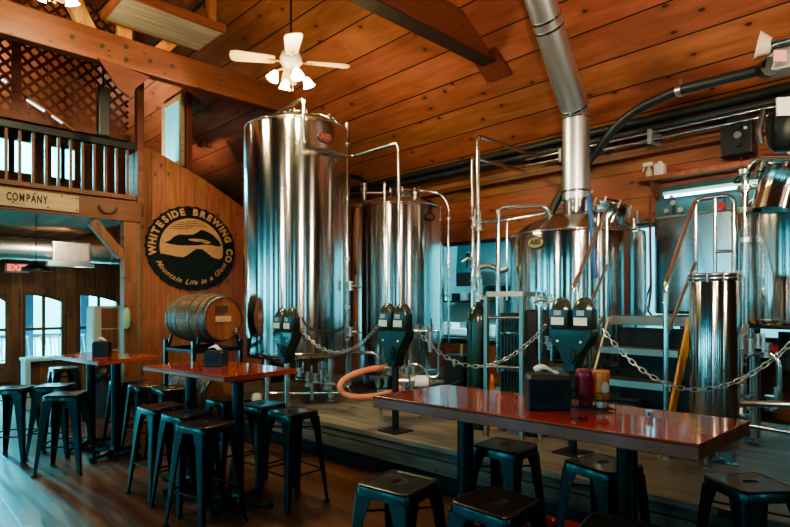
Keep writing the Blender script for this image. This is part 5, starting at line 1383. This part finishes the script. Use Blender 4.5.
# ================================================================== STOOLS
def make_stool():
    o = thing('bar_stool', (0,0,0), 'x', 'stool', 'backless black metal bar stools')
    H, S, B_ = .76, .150, .205
    # seat: rounded square pressed sheet with a recessed top and a slot
    def rsq(h, rc, z, k=5):
        pts_ = []
        for sx, sy, a0 in ((1, 1, 0), (-1, 1, PI/2), (-1, -1, PI), (1, -1, 3*PI/2)):
            for i in range(k+1):
                a = a0+PI/2*i/k; pts_.append(V((sx*(h-rc)+rc*math.cos(a), sy*(h-rc)+rc*math.sin(a), z)))
        return pts_
    mb = MB()
    mb.loft([rsq(S+.012, .045, H-.055), rsq(S+.010, .045, H-.012), rsq(S+.006, .043, H-.003), rsq(S-.004, .040, H), rsq(S-.014, .036, H-.001), rsq(S-.022, .032, H-.004)], caps=False)
    mb.loft([rsq(S-.022, .032, H-.004), rsq(.045, .03, H-.004)], caps=False, smooth=False)
    n_ = 24; ring_in = rsq(.045, .03, H-.004)
    slot = []
    for p in ring_in:
        slot.append(V((p.x*.85, p.y*.32, H-.004)))
    mb.loft([ring_in, slot, [p+V((0,0,-.02)) for p in slot]], caps=False)
    seat = mb.build('seat', 'blackseat', o)
    mb = MB(); mb.prism([p+V((0, 0, -.004)) for p in slot], (0, 0, -.004)); mb.build('seat_slot', 'rubber', seat)
    for sx, sy in ((1, 1), (-1, 1), (-1, -1), (1, -1)):
        # L-section tapering leg
        mb = MB()
        zt, zb = H-.05, 0.0
        def corner(z):
            t_ = (zt-z)/(zt-zb); h = S+.008+(B_-S)*t_; w_ = .082*(1-t_)+.030*t_; return h, w_
        secs = []
        for z in (zt, zt-.12, .45, .2, .012):
            h, w_ = corner(z)
            if z == zt: w_ = .105
            rr = .012
            out = [V((h-w_, h, z)), V((h-rr, h, z)), V((h-rr*.3, h-rr*.3, z)), V((h, h-rr, z)), V((h, h-w_, z)), V((h-.006, h-w_, z)), V((h-.010, h-.010, z)), V((h-w_, h-.006, z))]
            secs.append([V((p.x*sx, p.y*sy, p.z)) for p in out][::(1 if sx*sy > 0 else -1)])
        mb.loft(secs, smooth=False); lg = mb.build('leg', 'black', o)
        h, w_ = corner(.0); mb = MB(); mb.cbox((sx*(h-.012), sy*(h-.012), .008), (.036, .036, .016)); mb.build('rubber_foot', 'rubber', lg)
    zr = .27; t_ = (H-.05-zr)/(H-.05); h = S+.008+(B_-S)*t_-.012
    for k in range(4):
        a = k*PI/2; R = Matrix.Rotation(a, 4, 'Z'); mb = MB(); mb.cyl(R @ V((-h, h, zr)), R @ V((h, h, zr)), .0075, n=8); mb.build('foot_rail', 'black', o)
    zr = .62; h = S+.008+(B_-S)*.12-.02
    for k in range(2):
        mb = MB(); s_ = 1 if k else -1; mb.cyl(V((-h, -h*s_, zr+.01*k)), V((h, h*s_, zr+.01*k)), .006, n=8); mb.build('cross_brace', 'black', o)
    return o
proto = make_stool(); first = True
def stool(px, py, yaw, label, d=None):
    global first
    dd = d or F*(EYE-.76)/(py-HY)
    o = proto if first else copy_tree(proto)
    first = False
    p = at(px, dd, 0); o.location = p; o.rotation_euler = (0, 0, math.radians(yaw)); o['label'] = label
    return o
stool(399, 481, 9, 'black metal bar stool before the nearest table, left front, in full view')
stool(497, 500, 1, 'black metal bar stool cut by the bottom edge before the nearest table pedestal')
stool(505, 444, 4, 'black metal bar stool behind the nearest table, left of the red carton')
stool(603, 462, -13, 'black metal bar stool partly behind the right pedestal of the nearest table')
stool(751, 481, -39, 'black metal bar stool at the right picture edge beyond the nearest table')
stool(622, 531, 10, 'black metal bar stool whose seat just enters the bottom edge')
stool(206, 422, 14, 'black metal bar stool foremost on the left of the middle table')
stool(188, 412, 8, 'black metal bar stool second of the row left of the middle table')
stool(162, 405, 6, 'black metal bar stool third and last of the row left of the middle table')
stool(229, 398, 5, 'black metal bar stool behind the front pedestal of the middle table')
stool(262, 403, 8, 'black metal bar stool behind the middle table, left of the first meter')
stool(293, 410, 3, 'black metal bar stool standing by the platform edge before the first meter')
stool(128, 380, 5, 'black metal bar stool by the column right of the far table')
stool(147, 384, 0, 'black metal bar stool under the left corner of the middle table')
stool(171, 387, 0, 'black metal bar stool beside the barrels behind the middle table')
stool(14, 387, -38, 'black metal bar stool at the left picture edge with cyan sheen')
stool(55, 384.5, -34, 'black metal bar stool half hidden behind another left of the far table')
stool(66, 393, -34, 'black metal bar stool with shiny seat before the far table')
stool(64, 367, 0, 'black metal bar stool beyond the far table before the pale counter')

# ================================================================== CEILING FANS
def fan(hub, zceil, rot, label, lamprot=0, lit=1):
    o = thing('ceiling_fan', hub, label, 'ceiling fan')
    mb = MB(); mb.cyl(hub+V((0, 0, .10)), (hub.x, hub.y, zceil-.02), .012, n=10); mb.build('down_rod', 'black', o)
    mb = MB(); mb.cyl((hub.x, hub.y, zceil-.10), (hub.x, hub.y, zceil+.02), .06, .08, n=20); mb.build('canopy', 'ivory', o)
    mb = MB(); mb.lathe([(.02, .13), (.06, .12), (.10, .08), (.12, .03), (.12, -.02), (.09, -.06), (.05, -.09), (.001, -.09)], hub, 32); mb.build('motor_housing', 'ivory', o)
    for k in range(4):
        a = math.radians(rot+90*k); R = Matrix.Translation(hub) @ Matrix.Rotation(a, 4, 'Z') @ Matrix.Rotation(math.radians(11), 4, 'X')
        mb = MB(); pts_ = [(.17, -.05), (.19, -.065), (.58, -.095), (.63, -.075), (.645, 0), (.63, .075), (.58, .095), (.19, .065), (.17, .05)]
        mb.prism([R @ V((x_, y_, -.005)) for x_, y_ in pts_], R.to_3x3() @ V((0, 0, .010))); bl = mb.build('blade', 'bladewood', o)
        mb = MB(); mb.bar(R @ V((.09, 0, -.012)), R @ V((.24, 0, -.012)), .035, .010); mb.build('blade_iron', 'gold', bl)
    for k in range(4):
        a = math.radians(lamprot+90*k); dd = V((math.cos(a), math.sin(a), 0))
        p0 = hub+V((0, 0, -.09)); p1 = hub+dd*.12+V((0, 0, -.11)); p2 = hub+dd*.17+V((0, 0, -.15))
        mb = MB(); mb.tube([p0, p1, p2], .010, 8, bend=.03); am = mb.build('lamp_arm', 'gold', o)
        ax_ = (dd*.45+V((0, 0, -1))).normalized(); zz = V((0,0,1)); q_ = zz.rotation_difference(ax_).to_matrix().to_4x4()
        mb = MB(); mb.lathe([(.022, 0), (.03, .012), (.045, .04), (.055, .075), (.068, .10), (.062, .10), (.05, .075), (.035, .03), (.001, .02)], (0,0,0), 20, Matrix.Translation(p2) @ q_); mb.build('lamp_shade', 'lamp', am)
        l = bpy.data.lights.new('fan_bulb', 'POINT'); l.energy = 36*lit; l.color = (1, .86, .42); l.shadow_soft_size = .05
        lo = bpy.data.objects.new('fan_bulb', l); COL.objects.link(lo); lo.location = p2+ax_*.13
    mb = MB()
    for s_ in (-1, 1): mb.cyl(hub+V((.02*s_, 0, -.09)), hub+V((.02*s_, 0, -.30)), .003, n=6); mb.ball(hub+V((.02*s_, 0, -.31)), .012, 10)
    build_split(mb, 'pull_chain', 'gold', o)
hub = P(291, 61, 6.0)
# right blade points to camera right: world angle of camera-right is -44.05 deg
fan(hub, zc(hub.x), -44+13, 'ceiling fan with four glowing lamps above the tallest tank', lamprot=-14)
hub2 = P(52, -30, 5.4)
fan(hub2, zc(hub2.x), -20, 'second ceiling fan, only its lamps showing at the top left edge', lamprot=20)

# ================================================================== LIGHT
wd = bpy.data.worlds.new('world'); SC.world = wd; wd.use_nodes = True
nt = wd.node_tree; bg = nt.nodes['Background']
tc = N(nt, 'ShaderNodeTexCoord'); sx = N(nt, 'ShaderNodeSeparateXYZ'); nt.links.new(tc.outputs['Generated'], sx.inputs[0])
rp = N(nt, 'ShaderNodeValToRGB'); nt.links.new(math_(nt, 'MULTIPLY_ADD', sx.outputs[2], .5, .5), rp.inputs[0])
rp.color_ramp.elements[0].position = .45; rp.color_ramp.elements[0].color = (.03, .22, .27, 1)
rp.color_ramp.elements[1].position = .56; rp.color_ramp.elements[1].color = (.16, .80, 1.0, 1)
nt.links.new(rp.outputs[0], bg.inputs[0]); bg.inputs[1].default_value = 9.5

def area(loc, rot, sx_, sy_, energy, col, portal=False, spread=None):
    l = bpy.data.lights.new('area_light', 'AREA'); l.shape = 'RECTANGLE'; l.size = sx_; l.size_y = sy_; l.energy = energy; l.color = col
    if portal: l.cycles.is_portal = True
    if spread: l.spread = math.radians(spread)
    o = bpy.data.objects.new('area_light', l); COL.objects.link(o); o.location = loc; o.rotation_euler = rot; return o
# portals at the daylight openings
for a, b, c, d in side: area((X0-.05, (a+b)/2, (c+d)/2), (0, -PI/2, 0), d-c, b-a, 1, (1,1,1), True)
for a, b, c, d in near: area(((a+b)/2, Y0-.05, (c+d)/2), (PI/2, 0, 0), b-a, d-c, 1, (1,1,1), True)
for a, b, c, d in doors+far_left: area(((a+b)/2, Y1+.06, (c+d)/2), (-PI/2, 0, 0), b-a, d-c, 1, (1,1,1), True)
# kitchen lamps
area((7.6, 5.6, 3.3), (0, math.radians(-50), 0), .6, 4.0, 300, (.30, .86, 1))
area((7.6, 1.4, 3.3), (0, math.radians(-50), 0), .6, 2.0, 140, (.30, .86, 1))
def point(loc, e, col, r=.12):  # pendant bulb, plus unseen fill points added around the loft
    l = bpy.data.lights.new('pendant_and_fill', 'POINT'); l.energy = e; l.color = col; l.shadow_soft_size = r
    o = bpy.data.objects.new('pendant_and_fill', l); COL.objects.link(o); o.location = loc; return o
def spot(loc, tgt, e, col, ang=70, r=.08, blend=.6):  # unseen warm spots added to light wood, tables and steel; no fixtures
    l = bpy.data.lights.new('fill_spot', 'SPOT'); l.energy = e; l.color = col; l.spot_size = math.radians(ang); l.spot_blend = blend; l.shadow_soft_size = r
    o = bpy.data.objects.new('fill_spot', l); COL.objects.link(o); o.location = loc
    o.rotation_euler = (V(tgt)-V(loc)).to_track_quat('-Z', 'Y').to_euler(); return o
WARM = (1, .76, .52)
spot((1.2, 0.4, 2.9), (5.2, 3.6, 4.6), 470, WARM, 125, .15)
spot((-1.5, 3.2, 3.0), (3.0, 6.0, 6.2), 230, WARM, 125, .15)
spot((3.3, -1.5, 2.9), (5.8, 1.6, 4.2), 330, WARM, 120, .15)
spot((2.0, 1.2, 4.5), (1.6, 1.3, 1.07), 120, (1, .66, .42), 55, .06)
spot((0.6, 4.6, 4.5), (1.0, 4.4, 1.07), 60, (1, .66, .42), 50, .06)
spot((0.2, 3.0, 4.4), (4.0, 6.0, 2.0), 240, (1, .70, .42), 60, .10)
spot((1.0, -0.5, 4.4), (5.6, 3.0, 1.8), 240, (1, .70, .42), 60, .10)
spot((2.2, 7.6, 4.4), (sc_.x, YG, sc_.z-.1), 70, (1, .80, .58), 60)
spot((3.0, 6.8, 4.5), (2.0, 9.2, 4.6), 14, WARM, 110)
point((pd.x, pd.y, pd.z-.05), 12, (1, .8, .55), .05)
spot((2.6, 11.3, 2.9), (2.4, 13.7, 2.0), 60, (1, .75, .5), 130)
spot((3.2, 9.9, 3.4), (4.2, 10.9, 5.4), 260, (1, .80, .6), 80)
point((1.2, 9.95, 5.6), 40, (1, .8, .55), .1)
point((3.2, 12.6, 2.2), 4, (1, .78, .5), .1)

su = bpy.data.lights.new('sun', 'SUN'); su.energy = 17; su.angle = math.radians(5); su.color = (.03, .60, .80)
so = bpy.data.objects.new('sun', su); COL.objects.link(so); so.location = (1, 20, 6); so.rotation_euler = V((.05, -1, -.215)).to_track_quat('-Z', 'Y').to_euler()
for y_ in (-3.1, .8, 2.4, 4.5):  # unseen wall washers, here and below, added for warm streaks in the steel
    spot((-5.4, y_, 4.6), (-6.9, y_, 1.6), 90, (1, .72, .42), 50, .1)
spot((-1.2, -3.4, 4.6), (-1.2, -4.9, 1.6), 90, (1, .72, .42), 55, .1)
spot((1.3, -3.4, 4.6), (1.3, -4.9, 1.6), 90, (1, .72, .42), 45, .1)
SC.view_settings.view_transform = 'AgX'
SC.view_settings.look = 'AgX - Medium High Contrast'
SC.view_settings.exposure = 0.24
SC.cycles.max_bounces = 8; SC.cycles.diffuse_bounces = 4; SC.cycles.glossy_bounces = 5; SC.cycles.transparent_max_bounces = 8
SC.cycles.sample_clamp_indirect = 6; SC.cycles.use_denoising = True
SC.cycles.blur_glossy = .5; SC.cycles.caustics_reflective = False; SC.cycles.caustics_refractive = False
